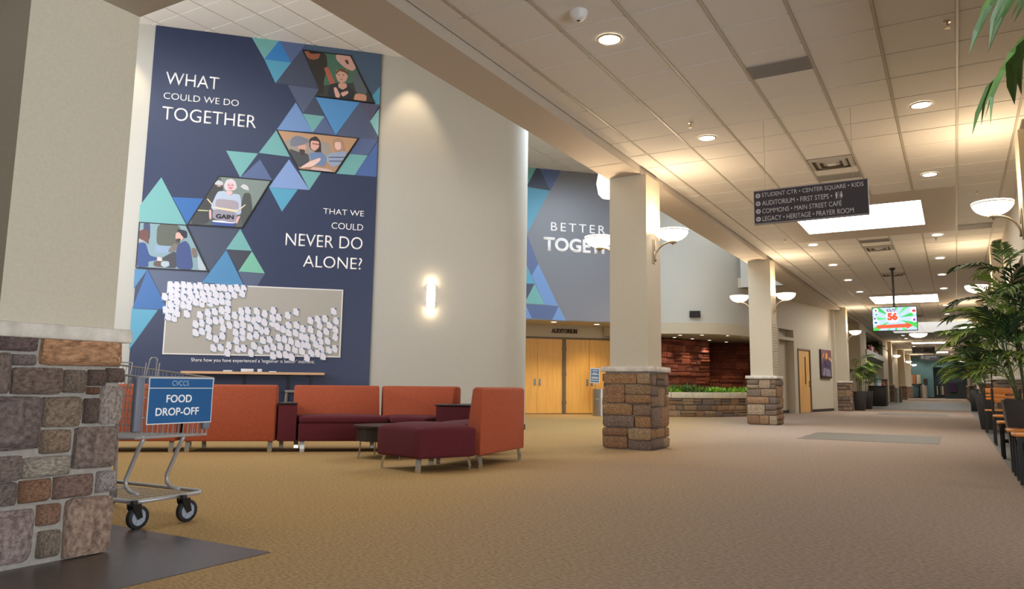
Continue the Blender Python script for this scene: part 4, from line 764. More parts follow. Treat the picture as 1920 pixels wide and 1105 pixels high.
# bowl pendant in the light well
pb = thing('bowl_pendant', 'wide glass bowl pendant hanging below the tall light well', 'pendant', (-1.53, 42.0, 3.42))
mb = MB(); mb.lathe([(0,0)]+[(.42*math.sin(a), .20*(1-math.cos(a))) for a in [PI/2*k/8 for k in range(1,9)]]+[(.40,.2),(.1,.04)], 26); mb.build('glass_bowl', BULB, pb, smooth=True)
mb = MB()
for a in (0, 2.09, 4.19): mb.tube([(.4*math.cos(a), .4*math.sin(a), .2), (0,0,.75)], .006, 5)
mb.tube([(0,0,.75),(0,0,2.79)], .012, 6); mb.build('hanger', METAL, pb)
for x_, y_ in ((-3.2, 78.6), (-1.2, 78.6), (-.6, 81.5)): spot_light('far_wall_fill', (x_, y_, CEIL-.1 if y_ < 80 else 2.9), 70, (1,.92,.82), 2.0, .7, (math.radians(22), 0, 0))  # added fill spots without fixtures, brighten the teal wall and recess
# ================================================================ CEILING FITTINGS
def make_down():
    t = thing('ceiling_light', None, 'downlight')
    mb = MB(); mb.lathe([(.116,.0),(.114,-.008),(.098,-.010),(.094,-.004)], 28); mb.build('trim_ring', METAL, t, smooth=True)
    mb = MB(); mb.lathe([(0,-.006),(.096,-.006)], 28); mb.build('lens', LENS, t)
    return t
dn = make_down(); used_d = False
def down(x, y, label, power=0):
    global used_d
    o = copy_tree(dn) if used_d else dn; used_d = True
    o.location = (x, y, CEIL-.006); o['label'] = label; o['group'] = 'round corridor downlights'
    if power: spot_light('downlight_beam', (0,0,-.03), power, (1,.92,.80), 2.2, .7, parent=o)
lx = {'L': -2.57, 'R': -.17}
left = [5.85, 8.88, 11.93, 16.85, 19.88, 22.9, 25.9, 31.9, 35.2, 48.5, 51.5, 61.5, 64.5, 76]
right = [5.85, 8.88, 11.93, 16.82, 19.89, 22.84, 26.05, 31.4, 35.1, 38.0, 48.5, 51.5, 61.5, 64.5, 76]
words = ['first','second','third','fourth','fifth','sixth','seventh','eighth','ninth','tenth','eleventh','twelfth','thirteenth','fourteenth','fifteenth']
for i, y in enumerate(left):
    down(lx['L'], y, 'round downlight, '+words[i]+' from the camera in the left ceiling row', 26)
for i, y in enumerate(right):
    down(lx['R'], y, 'round downlight, '+words[i]+' from the camera in the right ceiling row', 26)
VENTM = mat('vent_grey', (150, 144, 136), .6); VDARK = mat('vent_dark', (92, 80, 64), .8)
for i, (a, b, c, d, k) in enumerate(vents):
    cx, cy = (a+b)/2, (c+d)/2
    where = ['nearest the camera','over the hanging direction sign','just past the diffuser over the direction sign','beyond the first skylight','just before the second diffuser','near the television pole','on the right before the first skylight','on the right over the palms','beyond the second skylight','on the left before the second skylight'][i]
    if k == 'r':
        t = thing('ceiling_vent', 'flat grey return air grille '+where, 'vent', (cx, cy, CEIL)); hw, hd = (b-a)/2-.012, (d-c)/2
        mb = MB(); mb.box(-hw, hw, -hd, hd, -.010, 0); mb.build('backing', VENTM, t)
        mb = MB()
        for q in range(10): yy = -hd+(q+.5)*2*hd/10; mb.box(-hw+.01, hw-.01, yy-.006, yy+.006, -.014, -.010)
        mb.build('slats', mat('vent_slat', (140,134,126), .6), t)
    else:
        t = thing('ceiling_vent', 'square supply air diffuser with nested louvres '+where, 'vent', (cx, cy, CEIL)); h = .29
        mb = MB(); mb.box(-h, h, -h, h, -.004, 0); mb.build('backing', VDARK, t)
        for q, r_ in enumerate((.285, .20, .115)):
            mb = MB(); o1, o2 = r_, r_-.055
            vs = [(-o1,-o1,-.006),(o1,-o1,-.006),(o1,o1,-.006),(-o1,o1,-.006),(-o2,-o2,-.03),(o2,-o2,-.03),(o2,o2,-.03),(-o2,o2,-.03)]
            mb.add(vs, [(0,4,5,1),(1,5,6,2),(2,6,7,3),(3,7,4,0),(0,1,5,4),(1,2,6,5),(2,3,7,6),(3,0,4,7)]); mb.build('louvre', TILE, t)
        mb = MB(); mb.box(-.055,.055,-.055,.055,-.032,-.024); mb.build('louvre', TILE, t)
for i, (x, y) in enumerate(((-2.59, 7.98+.3), (.1, 6.9), (.45,13.3), (-3.0,16.0), (-2.2,20.1), (-.2,17.2), (-3.0, 25), (-2.6,13.0))):
    t = thing('sprinkler_head', 'small brass ceiling sprinkler '+['left of the second left downlight','under the foreground palm leaves','on the right above the bowl sconce','left of the first skylight','near the fifth left downlight','behind the fourth right downlight','near the second pillar','before the first skylight'][i], 'sprinkler', (x, y, CEIL))
    mb = MB(); mb.lathe([(0,0),(.03,0),(.03,-.008),(.01,-.01),(.008,-.04),(0,-.04)], 10); mb.build('stem', METAL, t)
    mb = MB(); mb.lathe([(0,-.055),(.024,-.058),(.024,-.062),(0,-.062)], 10); mb.box(-.014,-.010,-.002,.002,-.06,-.03); mb.box(.010,.014,-.002,.002,-.06,-.03); mb.build('deflector', METAL, t)
t = thing('smoke_detector', 'round white dome detector beside the nearest downlight', 'detector', (-2.60, 5.28, CEIL))
mb = MB(); mb.lathe([(.075,0),(.075,-.02),(.07,-.024),(.065,-.05),(.045,-.072),(.02,-.08),(0,-.081)], 24); mb.build('dome', WHITE, t, smooth=True)
mb = MB(); mb.lathe([(0,-.078),(.016,-.082),(0,-.086)], 10); mb.build('lens', BLACKM, t)
# ================================================================ SIGNS
sg = thing('hanging_sign', 'charcoal direction sign reading STUDENT CTR, AUDITORIUM, COMMONS and LEGACY', 'sign', (-1.95, 8.60, 2.735))
mb = MB(); mb.box(0, 1.23, 0, .05, 0, .40); mb.build('frame', mat('sign_edge', (150,146,146), .4, .4), sg)
mb = MB(); mb.box(.008, 1.222, -.006, 0, .012, .388); mb.build('face_panel', SIGNG, sg)
rows = [('STUDENT CTR \u2022 CENTER SQUARE \u2022 KIDS', 1.185, .325, 90), ('AUDITORIUM \u2022 FIRST STEPS \u2022', .86, .232, 135), ('COMMONS \u2022 MAIN STREET CAF\u00c9', .955, .140, 45), ('LEGACY \u2022 HERITAGE \u2022 PRAYER ROOM', 1.075, .048, 180)]
for s_, xr, z, ang in rows:
    text(s_, .095, xr, z-.018, z+(.040 if '\u00c9' not in s_ else .052), 'lettering', SIGNT, sg, y=-.0065, ext=.0006, bold=.004)
    mb = MB(); n = 20; r_ = .028; cx = .05; cz = z+.010
    mb.add([(cx+r_*math.cos(2*PI*k/n), -.0075, cz+r_*math.sin(2*PI*k/n)) for k in range(n)], [tuple(range(n))])
    mb.build('arrow_disc', SIGNT, sg)
    A = Matrix.Translation((cx, 0, cz)) @ Matrix.Rotation(-math.radians(ang), 4, 'Y'); mb = MB()
    mb.add([(-.018,-.0085,-.0035),(.012,-.0085,-.0035),(.012,-.0085,.0035),(-.018,-.0085,.0035)], [(0,1,2,3)], 0, None, A)
    for s in (-1, 1): mb.add([(.019,-.0085,0),(.013,-.0085,s*.005),(-.003,-.0085,s*.017),(-.001,-.0085,s*.008)], [(0,1,2,3)], 0, None, A)
    mb.build('arrow', SIGNG, sg)
for k, cxx in enumerate((.905, .955)):
    mb = MB(); n = 12; cz = .232+.045
    mb.add([(cxx+.009*math.cos(2*PI*q/n), -.0075, cz-.004+.009*math.sin(2*PI*q/n)) for q in range(n)], [tuple(range(n))])
    if k == 0: mb.add([(cxx-.014,-.0075,cz-.016),(cxx+.014,-.0075,cz-.016),(cxx+.008,-.0075,cz-.045),(cxx+.006,-.0075,cz-.07),(cxx-.006,-.0075,cz-.07),(cxx-.008,-.0075,cz-.045)], [(0,5,4,3,2,1)])
    else: mb.add([(cxx-.008,-.0075,cz-.016),(cxx+.008,-.0075,cz-.016),(cxx+.016,-.0075,cz-.05),(cxx+.006,-.0075,cz-.05),(cxx+.006,-.0075,cz-.07),(cxx-.006,-.0075,cz-.07),(cxx-.006,-.0075,cz-.05),(cxx-.016,-.0075,cz-.05)], [(0,7,6,5,4,3,2,1)])
    mb.build('restroom_symbol', SIGNT, sg)
mb = MB(); mb.box(.9285,.9315,-.0075,-.0070,.205,.285); mb.build('divider_bar', SIGNT, sg)
for x in (.13, 1.08):
    mb = MB(); mb.tube([(x,.025,.4),(x,.025,CEIL-2.735)], .0022, 5); mb.build('cable', METAL, sg)
for k, (nm, x, y, z, wd, h, lab) in enumerate((('a', -2.24, 51, 3.02, 1.24, .38, 'far hanging direction sign with four text rows'), ('b', -1.72, 47.2, 2.46, .98, .30, 'smaller far hanging sign with a round left arrow'))):
    s2_ = thing('hanging_sign', lab, 'sign', (x, y, z))
    mb = MB(); mb.box(0, wd, 0, .05, 0, h); mb.build('panel', SIGNG if k == 0 else mat('sign_mid_grey', (92,90,92), .5), s2_)
    mb = MB()
    if k == 0:
        for q, L in enumerate((.95, .55, .5, .8)): mb.box(.14, .14+L, -.005, 0, h-.075-q*.09, h-.045-q*.09); mb.box(.04, .09, -.005, 0, h-.085-q*.09, h-.035-q*.09)
        mb.build('lettering', SIGNT, s2_)
    else:
        mb.add([(.15+.075*math.cos(2*PI*q/16), -.005, .17+.075*math.sin(2*PI*q/16)) for q in range(16)], [tuple(range(16))]); mb.box(.28,.85,-.005,0,.17,.22); mb.box(.28,.5,-.005,0,.08,.13); mb.build('lettering', SIGNT, s2_)
        mb = MB(); mb.box(.115,.19,-.008,-.005,.16,.18); mb.add([(.10,-.008,.17),(.135,-.008,.135),(.135,-.008,.205)], [(0,1,2)]); mb.build('arrow', SIGNG, s2_)
    for q in (.15, wd-.15):
        mb = MB(); mb.tube([(q,.025,h),(q,.025,CEIL-z if k == 0 else CEIL-z)], .005, 5); mb.build('cable', METAL, s2_)
# television
tv = thing('hanging_television', 'television on a black ceiling pole showing ROUTE 56 and a red arrow', 'television', (-1.29, 21.0, 2.34))
mb = MB(); mb.box(-.525, .525, 0, .06, -.012, .612); mb.build('housing', BLACKM, tv, bevel=.006)
mb = MB(); W_, H_ = .51, .595
def tp(x, y): return ((x/1842*1.147-.5735)*.93, .597-(y-130)/790*.597)   # picture plan units
bx_ = [(-W_, 0.003), (W_, 0.003), (W_, H_), (-W_, H_)]; mb.poly(bx_, -.002, (176, 206, 250))
cxp, czp = 0.0, .30; gc = [(52,190,90),(96,212,130),(60,196,84),(110,214,160)]
for k in range(11):
    a0_ = 2*PI*k/11+.1; a1_ = a0_+.30
    tri = [(cxp+.13*math.cos((a0_+a1_)/2), czp+.13*math.sin((a0_+a1_)/2)), (cxp+1.2*math.cos(a0_), czp+1.2*math.sin(a0_)), (cxp+1.2*math.cos(a1_), czp+1.2*math.sin(a1_))]
    c_ = clip(tri, bx_)
    if len(c_) > 2: mb.poly(c_, -.003, gc[k % 4])
def disc(cx, cz, r, c, y, n=20): mb.poly([(cx+r*math.cos(2*PI*k/n), cz+r*math.sin(2*PI*k/n)) for k in range(n)], y, c)
mb.poly([(-.20,.55),(.02,.57),(.06,.42),(.11,.30),(.05,.21),(-.10,.20),(-.17,.25)], -.004, (240,244,255))
for cx, cz, r, c, c2 in ((.455,.50,.085,(240,240,250),(200,40,60)), (.47,.40,.04,(200,220,250),(150,180,230)), (.455,.27,.075,(210,215,250),(120,10,170)), (-.44,.22,.075,(220,235,255),(40,110,200)), (-.46,.32,.045,(215,190,240),(40,20,120)), (-.42,.43,.05,(180,220,230),(90,130,150)), (-.43,.53,.06,(250,250,250),(20,20,20))):
    mb.poly(clip([(cx+r*math.cos(2*PI*k/20), cz+r*math.sin(2*PI*k/20)) for k in range(20)], bx_), -.0045, c); mb.poly(clip([(cx+r*.6*math.cos(2*PI*k/3+1.57), cz-.008+r*.6*math.sin(2*PI*k/3+1.57)) for k in range(3)] if cz in (.27,.53) else [(cx+r*.55*math.cos(2*PI*k/14), cz-.01+r*.4*math.sin(2*PI*k/14)) for k in range(14)], bx_), -.005, c2)
mb.poly([(-.43,.055),(-.43,.14),(.26,.165),(.25,.21),(.42,.115),(.27,.03),(.27,.072)], -.005, (228,84,48))
mb.build('picture', SCREEN, tv)
E_R = mat('tv_red', (224,70,40), .4, emit=(lin(224),lin(70),lin(40)), estr=.8); E_B = mat('tv_blue', (36,40,120), .4, emit=(lin(36),lin(40),lin(120)), estr=.8)
text('ROUTE', -.175, .03, .475, .555, 'lettering', E_B, tv, y=-.007, ext=0, bold=.05)
text('56', -.165, .075, .26, .46, 'lettering', E_R, tv, y=-.007, ext=0, bold=.07)
mb = MB(); mb.tube([(.0,.1,.3),(.0,.1,CEIL-2.34)], .028, 10); mb.lathe([(0,1.63),(.07,1.63),(.07,1.59),(.03,1.56)], 14, 0, Matrix.Translation((0,.1,0))); mb.box(-.1,.1,.05,.1,.15,.45); mb.build('ceiling_pole', BLACKM, tv)
# ================================================================ SOFAS
def quad_prism(name, q, z0, z1, mt, parent, bev=.03, crown=0, top=None, n=4):
    """q: four plan points; slightly crowned top"""
    a = sum(q[i][0]*q[(i+1)%4][1]-q[(i+1)%4][0]*q[i][1] for i in range(4)); q = q if a > 0 else q[::-1]
    P = lambda u, v, Q: ((1-u)*(1-v)*Q[0][0]+u*(1-v)*Q[1][0]+u*v*Q[2][0]+(1-u)*v*Q[3][0], (1-u)*(1-v)*Q[0][1]+u*(1-v)*Q[1][1]+u*v*Q[2][1]+(1-u)*v*Q[3][1])
    T = top or q; mb = MB(); vs = []; N = 8 if crown else 1
    for j in range(N+1):
        for i in range(N+1):
            u, v = i/N, j/N; p = P(u, v, T); vs.append((p[0], p[1], z1+crown*(1-(2*u-1)**4)*(1-(2*v-1)**4)))
    K = (N+1)**2; fs = [(j*(N+1)+i, j*(N+1)+i+1, (j+1)*(N+1)+i+1, (j+1)*(N+1)+i) for j in range(N) for i in range(N)]
    ring = [i for i in range(N+1)]+[j*(N+1)+N for j in range(1,N+1)]+[N*(N+1)+i for i in range(N-1,-1,-1)]+[j*(N+1) for j in range(N-1,0,-1)]
    R_ = len(ring)
    for k, r_ in enumerate(ring):
        i, j = r_ % (N+1), r_//(N+1); p = P(i/N, j/N, q); vs.append((p[0], p[1], z0))
    for k in range(R_): fs.append((ring[k], K+k, K+(k+1)%R_, ring[(k+1)%R_])[::1])
    fs.append(tuple(K+k for k in range(R_-1,-1,-1)))
    mb.add(vs, fs); o = mb.build(name, mt, parent)
    bm = bmesh.new(); bm.from_mesh(o.data); bmesh.ops.recalc_face_normals(bm, faces=bm.faces); bm.to_mesh(o.data); bm.free()
    if bev:
        md = o.modifiers.new('bevel', 'BEVEL'); md.width = bev; md.segments = 4; md.limit_method = 'ANGLE'; md.angle_limit = .7
        for p in o.data.polygons: p.use_smooth = True
    return o
def lerp(a, b, t): return (a[0]+(b[0]-a[0])*t, a[1]+(b[1]-a[1])*t)
def sofa_leg(parent, x, y, dx, dy, h=.135):
    d = Vector((dx, dy)).normalized(); s = Vector((-d.y, d.x))*.028; mb = MB(); vs = []; prof = [(0,h),(.012,h*.66),(.022,h*.3),(.020,0)]
    for r_, z in prof:
        for t in (0, .012):
            for sg_ in (-1, 1): vs.append((x+d.x*(r_-.03+t)+s.x*sg_, y+d.y*(r_-.03+t)+s.y*sg_, z))
    fs = []
    for k in range(3):
        a = k*4; b = a+4
        fs += [(a,b,b+1,a+1), (a+2,a+3,b+3,b+2), (a,a+2,b+2,b), (a+1,b+1,b+3,a+3)]
    fs += [(0,1,3,2),(12,14,15,13)]; mb.add(vs, fs); o = mb.build('leg', CHROME, parent); return o
def sofa(label, FL, FR, BR, BL, legs_out=None, back=True):
    c = ((FL[0]+FR[0]+BR[0]+BL[0])/4, (FL[1]+FR[1]+BR[1]+BL[1])/4); L = lambda p: (p[0]-c[0], p[1]-c[1])
    FL, FR, BR, BL = map(L, (FL, FR, BR, BL)); t = thing('sofa_section', label, 'sofa', (c[0], c[1], 0), 0, 'sofa sections around the low table')
    depth = math.hypot(FL[0]-BL[0], FL[1]-BL[1]); k = .20/depth
    bl2, br2 = lerp(BL, FL, k), lerp(BR, FR, k); bl3, br3 = lerp(BL, FL, k*.55), lerp(BR, FR, k*.55)
    quad_prism('seat_base', [FL, FR, br2, bl2], .135, .36, MAROON, t, .015)
    quad_prism('seat_cushion', [lerp(FL,bl2,-.02), lerp(FR,br2,-.02), br2, bl2], .36, .445, MAROON, t, .03, .02)
    # backrest: side profile raked on the seat side, upright behind
    vs = []
    prof = [(0,.135),(0,.80),(.02,.83),(.10,.835),(.135,.81),(.185,.5),(.20,.42),(.20,.135)]
    for A, B in ((BL, FL), (BR, FR)):
        n_ = Vector((B[0]-A[0], B[1]-A[1])).normalized()
        for r_, z in prof: vs.append((A[0]+n_.x*r_, A[1]+n_.y*r_, z))
    n8 = len(prof); fs = [tuple(range(n8)), tuple(range(2*n8-1, n8-1, -1))]+[(i, n8+i, n8+(i+1)%n8, (i+1)%n8) for i in range(n8)]
    mb = MB(); mb.add(vs, fs); o = mb.build('backrest', ORANGE, t); bm = bmesh.new(); bm.from_mesh(o.data); bmesh.ops.recalc_face_normals(bm, faces=bm.faces); bm.to_mesh(o.data); bm.free()
    md = o.modifiers.new('bevel', 'BEVEL'); md.width = .018; md.segments = 3; md.limit_method = 'ANGLE'; md.angle_limit = .9
    for p in o.data.polygons: p.use_smooth = True
    for a, b in ((FL, BL), (FR, BR), (BL, FL), (BR, FR)):
        m_ = lerp(FL, FR, .5); m2_ = lerp(BL, BR, .5); tgt = m_ if a in (FL, FR) else m2_
        p = lerp(lerp(a, b, .05), tgt, .10); sofa_leg(t, p[0], p[1], a[0]-b[0], a[1]-b[1])
    return t
def back_unit(label, A, B, dep):   # backrest along A-B (towards the camera), seat on the far side
    n = Vector((-(B[1]-A[1]), B[0]-A[0])).normalized()*dep
    return sofa(label, (B[0]+n.x, B[1]+n.y), (A[0]+n.x, A[1]+n.y), A, B)
back_unit('orange backed sofa section with its back to the camera, behind the food cart sign', (-8.40,6.03), (-7.51,6.67), .72)
back_unit('orange backed sofa section mostly hidden behind the cart basket', (-9.37,5.33), (-8.46,5.98), .72)
sofa('long orange backed maroon seated sofa section under the mural, left of the pair', (-7.27,6.84), (-6.40,7.52), (-6.98,7.95), (-7.85,7.27))
sofa('orange backed maroon seated sofa section under the mural, right of the pair', (-6.34,7.50), (-5.84,7.58), (-5.78,8.24), (-6.93,7.98))
sofa('tall orange curved back sofa section at the right end of the group, seen from behind', (-5.10,7.60), (-5.02,6.66), (-4.33,6.54), (-4.44,7.62))
tk = thing('ottoman', 'low maroon ottoman at the front of the sofa group', 'ottoman', (-4.81,6.265,0), 0)
q = [(-5.31+4.81,6.08-6.29),(-4.61+4.81,5.88-6.29),(-4.31+4.81,6.47-6.29),(-5.02+4.81,6.66-6.29)]
quad_prism('upholstered_seat', q, .135, .430, MAROON, tk, .035, .045)
for i in range(4): p = lerp(q[i], (0,0), .13); sofa_leg(tk, p[0], p[1], q[i][0], q[i][1])
def block(label, q):
    c = (sum(p[0] for p in q)/4, sum(p[1] for p in q)/4); q = [(p[0]-c[0], p[1]-c[1]) for p in q]; t = thing('arm_table', label, 'side table', (c[0], c[1], 0), 0, 'upholstered corner tables')
    quad_prism('base', q, .135, .59, MAROON, t, .012); quad_prism('tabletop', [(p[0]*1.03, p[1]*1.03) for p in q], .59, .615, BLACK, t, .008)
block('maroon corner table with black top between the turned and facing sofa sections', [(-7.49,6.695),(-7.295,6.825),(-7.68,7.11),(-7.80,7.09)])
block('maroon corner table with black top behind the right end sofa section', [(-5.73,7.62),(-5.1,7.72),(-5.02,8.22),(-5.66,8.25)])
ct = thing('coffee_table', 'low round black table with slim metal legs between sofa and ottoman', 'coffee table', (-5.95,6.98,0))
mb = MB(); mb.lathe([(0,.20),(.36,.20),(.36,.355),(0,.355)], 32); mb.build('apron', DKWOOD, ct)
mb = MB(); mb.lathe([(0,.356),(.40,.356),(.40,.378),(0,.378)], 36); mb.build('tabletop', DKWOOD, ct)
for k in range(4):
    a = PI*.75+k*PI/2+.35; mb = MB(); mb.tube([(.33*math.cos(a), .33*math.sin(a), .25), (.34*math.cos(a), .34*math.sin(a), .08), (.36*math.cos(a), .36*math.sin(a), 0)], .010, 6); mb.build('leg', CHROME, ct)
# shelf under the board with paper stacks
sh = thing('wall_shelf', 'long slim light wood shelf on black brackets below the notice board', 'shelf'); sh.matrix_world = W1
mb = MB(); mb.box(-6.02,-3.72,-.32,-.03,1.005,1.045); mb.build('shelf_board', WOODS, sh)
for x in (-5.9,-5.05,-4.33,-3.95):
    mb = MB(); mb.box(x-.015,x+.015,-.055,-.03,.20,1.005); mb.box(x-.015,x+.015,-.30,-.03,.985,1.005); mb.build('bracket', BLACKM, sh)
for x, wd, h, lab in ((-5.30,.07,.022,'small stack of white cards, leftmost on the wood shelf'),(-4.99,.10,.05,'white box, the largest item on the wood shelf'),(-4.79,.035,.05,'narrow white holder right of the box on the wood shelf'),(-4.58,.06,.015,'thin white card stack, rightmost on the wood shelf')):
    mb = MB(); mb.box(-wd,wd,-.05,.05,0,h); o = mb.build('card_box', mat('white_card', (216,216,222), .6), bevel=.003); o.matrix_world = W1 @ Matrix.Translation((x,-.24,1.046)); tag(o, lab, 'card box')
st_ = thing('step_stool', 'grey stool by the mural wall, glimpsed between two sofa sections', 'stool'); st_.matrix_world = W1 @ Matrix.Translation((-4.15,-.42,0))
STG = mat('stool_grey', (128,120,112), .6)
mb = MB(); mb.box(-.2,.2,-.16,.16,.70,.74); mb.build('seat', STG, st_, bevel=.01)
for sx in (-1,1):
    for sy in (-1,1):
        mb = MB(); mb.tube([(sx*.17,sy*.13,.70),(sx*.21,sy*.17,0)], .022, 6); mb.build('leg', STG, st_)
mb = MB(); mb.box(-.19,.19,-.16,-.13,.35,.38); mb.box(-.19,.19,.13,.16,.35,.38); mb.build('rung', STG, st_)
# ================================================================ SHOPPING CART
ca = thing('shopping_cart', 'grey wire shopping cart with a blue FOOD DROP-OFF sign on its front', 'shopping cart', (-4.70, 2.97, 0))
# local axes: x forward (towards +x world), y across; front casters at x .15
def bw(x):            # half width of the basket at x (front narrower)
    return .235+(.47-x)*.05
XF, XB = .47, -.62
def basket_pt(x, s, z): k = (z-.50)/.4; return (x+ (x > 0)*.02*k, s*(bw(x)+.015*k), z)
RN = lambda z: .50+.0*z
mb = MB(); zt = lambda x: .885+(.5-x)*.085; zb = lambda x: .53-(.5-x)*.03
for s in (-1, 1):
    for f in (0, .22, .45, .68, 1):
        pts = [basket_pt(x, s, zb(x)+(zt(x)-zb(x))*f) for x in (XB, XF)]; mb.tube(pts, .0035 if f not in (0, 1) else .007, 5)
    for k in range(27):
        x = XB+(XF-XB)*k/26; mb.tube([basket_pt(x, s, zb(x)), basket_pt(x, s, zt(x))], .0026, 4)
mb.build('basket_side_wires', CARTM, ca)
mb = MB()
for k in range(15):
    f = k/14*2-1; z0 = .51; mb.tube([(XF, f*(bw(XF)), zb(XF)), (XF+.02, f*(bw(XF)+.022), zt(XF))], .0026, 4)
for z in (0, .33, .66, 1): mb.tube([basket_pt(XF, -1, zb(XF)+(zt(XF)-zb(XF))*z), basket_pt(XF, 1, zb(XF)+(zt(XF)-zb(XF))*z)], .004 if z not in (0,1) else .007, 5)
mb.build('basket_front_wires', CARTM, ca)
mb = MB()
for k in range(12): f = k/11*2-1; mb.tube([(XB, f*bw(XB), zb(XB)), (XF, f*bw(XF), zb(XF))], .0028, 4)
for k in range(10): x = XB+(XF-XB)*k/9; mb.tube([(x, -bw(x), zb(x)-.003), (x, bw(x), zb(x)-.003)], .004, 4)
mb.build('basket_floor_wires', CARTM, ca)
mb = MB()
for k in range(11): f = k/10*2-1; mb.tube([(XB, f*bw(XB), zb(XB)), (XB-.0, f*(bw(XB)+.02), zt(XB))], .003, 4)
for z in (.0,.3,.6,1): mb.tube([basket_pt(XB, -1, zb(XB)+(zt(XB)-zb(XB))*z), basket_pt(XB, 1, zb(XB)+(zt(XB)-zb(XB))*z)], .005, 5)
mb.build('basket_rear_wires', CARTM, ca)
mb = MB()      # folded child seat loops above the rim
for k in range(5): y = -.17+k*.075; mb.tube([(-.05+k*.03,y,.80),(-.02+k*.03,y,.985)], .004, 5)
mb.tube([(-.30,-.19,.99),(-.30,.19,.99)], .005, 5); mb.tube([(-.30,-.20,.985),(.02,-.20,.985),(.10,-.17,.98),(.12,-.10,.90)], .006, 5); mb.tube([(.16,.00,.90),(.19,.00,1.0),(.19,.01,1.015),(.19,.04,1.015),(.19,.05,1.0),(.17,.06,.90)], .005, 5); mb.build('seat_loops', CARTM, ca)
for s in (-1, 1):
    mb = MB(); mb.box(-.020,.020,-.024,.024,0,.32); o = mb.build('corner_bumper', CARTP, ca, bevel=.01); o.location = (XF+.012, -(bw(XF)+.014) if s < 0 else bw(XF)-.02, .565); 
mb = MB(); pts = [(XB-.02,-.27,.98),(XB-.09,-.27,1.02),(XB-.09,.27,1.02),(XB-.02,.27,.98)]; mb.tube(pts, .011, 8); mb.build('handle', RUBBER, ca)
mb = MB()
for s in (-1, 1):
    b_ = .155 if s < 0 else .155
    MB().tube([(.40,s*.135,.53),(.36,s*.135,.47),(.25,s*.135,.27),(.255,s*.135,.225),(.30,s*.135,.200),(.38,s*.135,.190)], .0125, 8).build('front_upright', CARTM, ca, smooth=True)
    MB().tube([(XB,s*.27,.97),(-.50,s*.25,.5),(-.46,s*.24,.16)], .0125, 8).build('rear_upright', CARTM, ca, smooth=True)
mb = MB(); mb.tube([(-.52,-.24,.155),(.34,-.165,.150),(.40,-.13,.150),(.41,.26,.158),(.37,.30,.160),(-.52,.26,.165)], .013, 8); mb.build('lower_frame', CARTM, ca, smooth=True)
mb = MB()
for k in range(9): y = -.14+k*.035; mb.tube([(-.52,y*1.4,.150),(.38,y*1.3+.05,.158)], .003, 4)
mb.tube([(-.25,-.19,.152),(-.25,.19,.152)], .004, 5)
for zz in (.235, .265): mb.tube([(-.45,-.10,zz),(.03,-.10,zz),(.05,-.08,zz)], .003, 4)
for x in (-.3,-.15,0): mb.tube([(x,-.10,.265),(x+.02,-.10,.17)], .003, 4)
mb.tube([(-.5,-.15,.36),(.16,-.15,.37)], .004, 5); mb.build('rack_wires', CARTM, ca)
def caster(x, y, rz, r=.068):
    M = Matrix.Translation((x, y, 0)) @ Matrix.Rotation(rz, 4, 'Z'); Wm = M @ Matrix.Translation((-.02, 0, r)) @ Matrix.Rotation(PI/2, 4, 'X')
    mb = MB(); mb.lathe([(r*.7,-.016),(r*.97,-.016),(r,-.011),(r,.011),(r*.97,.016),(r*.7,.016)], 26, 0, Wm); o = mb.build('wheel', RUBBER, ca, smooth=True)
    mb = MB(); mb.lathe([(0,-.010),(r*.72,-.010),(r*.72,.010),(0,.010)], 26, 0, Wm); mb.lathe([(0,-.018),(.014,-.018),(.014,.018),(0,.018)], 12, 0, Wm)
    for k in range(5): mb.box(.014, r*.70, -.005, .005, -.014, .014, 0, Wm @ Matrix.Rotation(2*PI*k/5, 4, 'Z'))
    mb.build('hub', mat('wheel_grey', (150,156,166), .5), o)
    mb = MB()
    for s in (-.023, .023): mb.add([(-.035,s,r+.0),(-.005,s,r-.01),(.035,s,r+.06),(.030,s,r+.075),(-.015,s,r+.075)]+[(-.035,s*1.2,r),(-.005,s*1.2,r-.01),(.035,s*1.2,r+.06),(.03,s*1.2,r+.075),(-.015,s*1.2,r+.075)], [(0,1,2,3,4),(9,8,7,6,5),(0,5,6,1),(1,6,7,2),(2,7,8,3),(3,8,9,4),(4,9,5,0)], 0, None, M)
    mb.box(-.02,.035,-.028,.028,r+.066,r+.08,0,M); mb.lathe([(0,0),(.02,0),(.02,.02),(0,.02)], 12, 0, M @ Matrix.Translation((.01,0,r+.078))); mb.build('caster_fork', BLACKM, ca)
caster(.44, -.185, math.radians(-84)); caster(.47, .115, math.radians(-86)); caster(-.50, -.21, math.radians(-50)); caster(-.50, .24, math.radians(-50))
sgn = MB(); X_ = XF+.03; y0_, y1_ = -.200, .240; z0_, z1_ = .607, .887
SM = Matrix.Rotation(PI/2, 4, 'Z')      # sign plane: local x -> cart y
sgn.box(y0_, y1_, -X_-.004, -X_, z0_, z1_, 0, SM)
so = sgn.build('sign_panel', WHITE, ca)
mb = MB(); mb.box(y0_+.006, y1_-.006, -X_-.0055, -X_-.004, z1_-.062, z1_-.006, 0, SM); mb.box(y0_+.006, y1_-.006, -X_-.0055, -X_-.004, z0_+.006, z1_-.067, 0, SM); mb.build('blue_field', BLUE, so)
text('CVCCS', y0_+.15, y0_+.262, z1_-.050, z1_-.018, 'lettering', mat('pale_blue_letter', (168,190,214), .5), so, y=-X_-.006, ext=.0005, M=SM)
text('FOOD', y0_+.118, y0_+.290, z0_+.128, z0_+.176, 'lettering', LETTER, so, y=-X_-.006, ext=.0005, bold=.02, M=SM)
text('DROP-OFF', y0_+.053, y0_+.345, z0_+.050, z0_+.098, 'lettering', LETTER, so, y=-X_-.006, ext=.0005, bold=.02, M=SM)
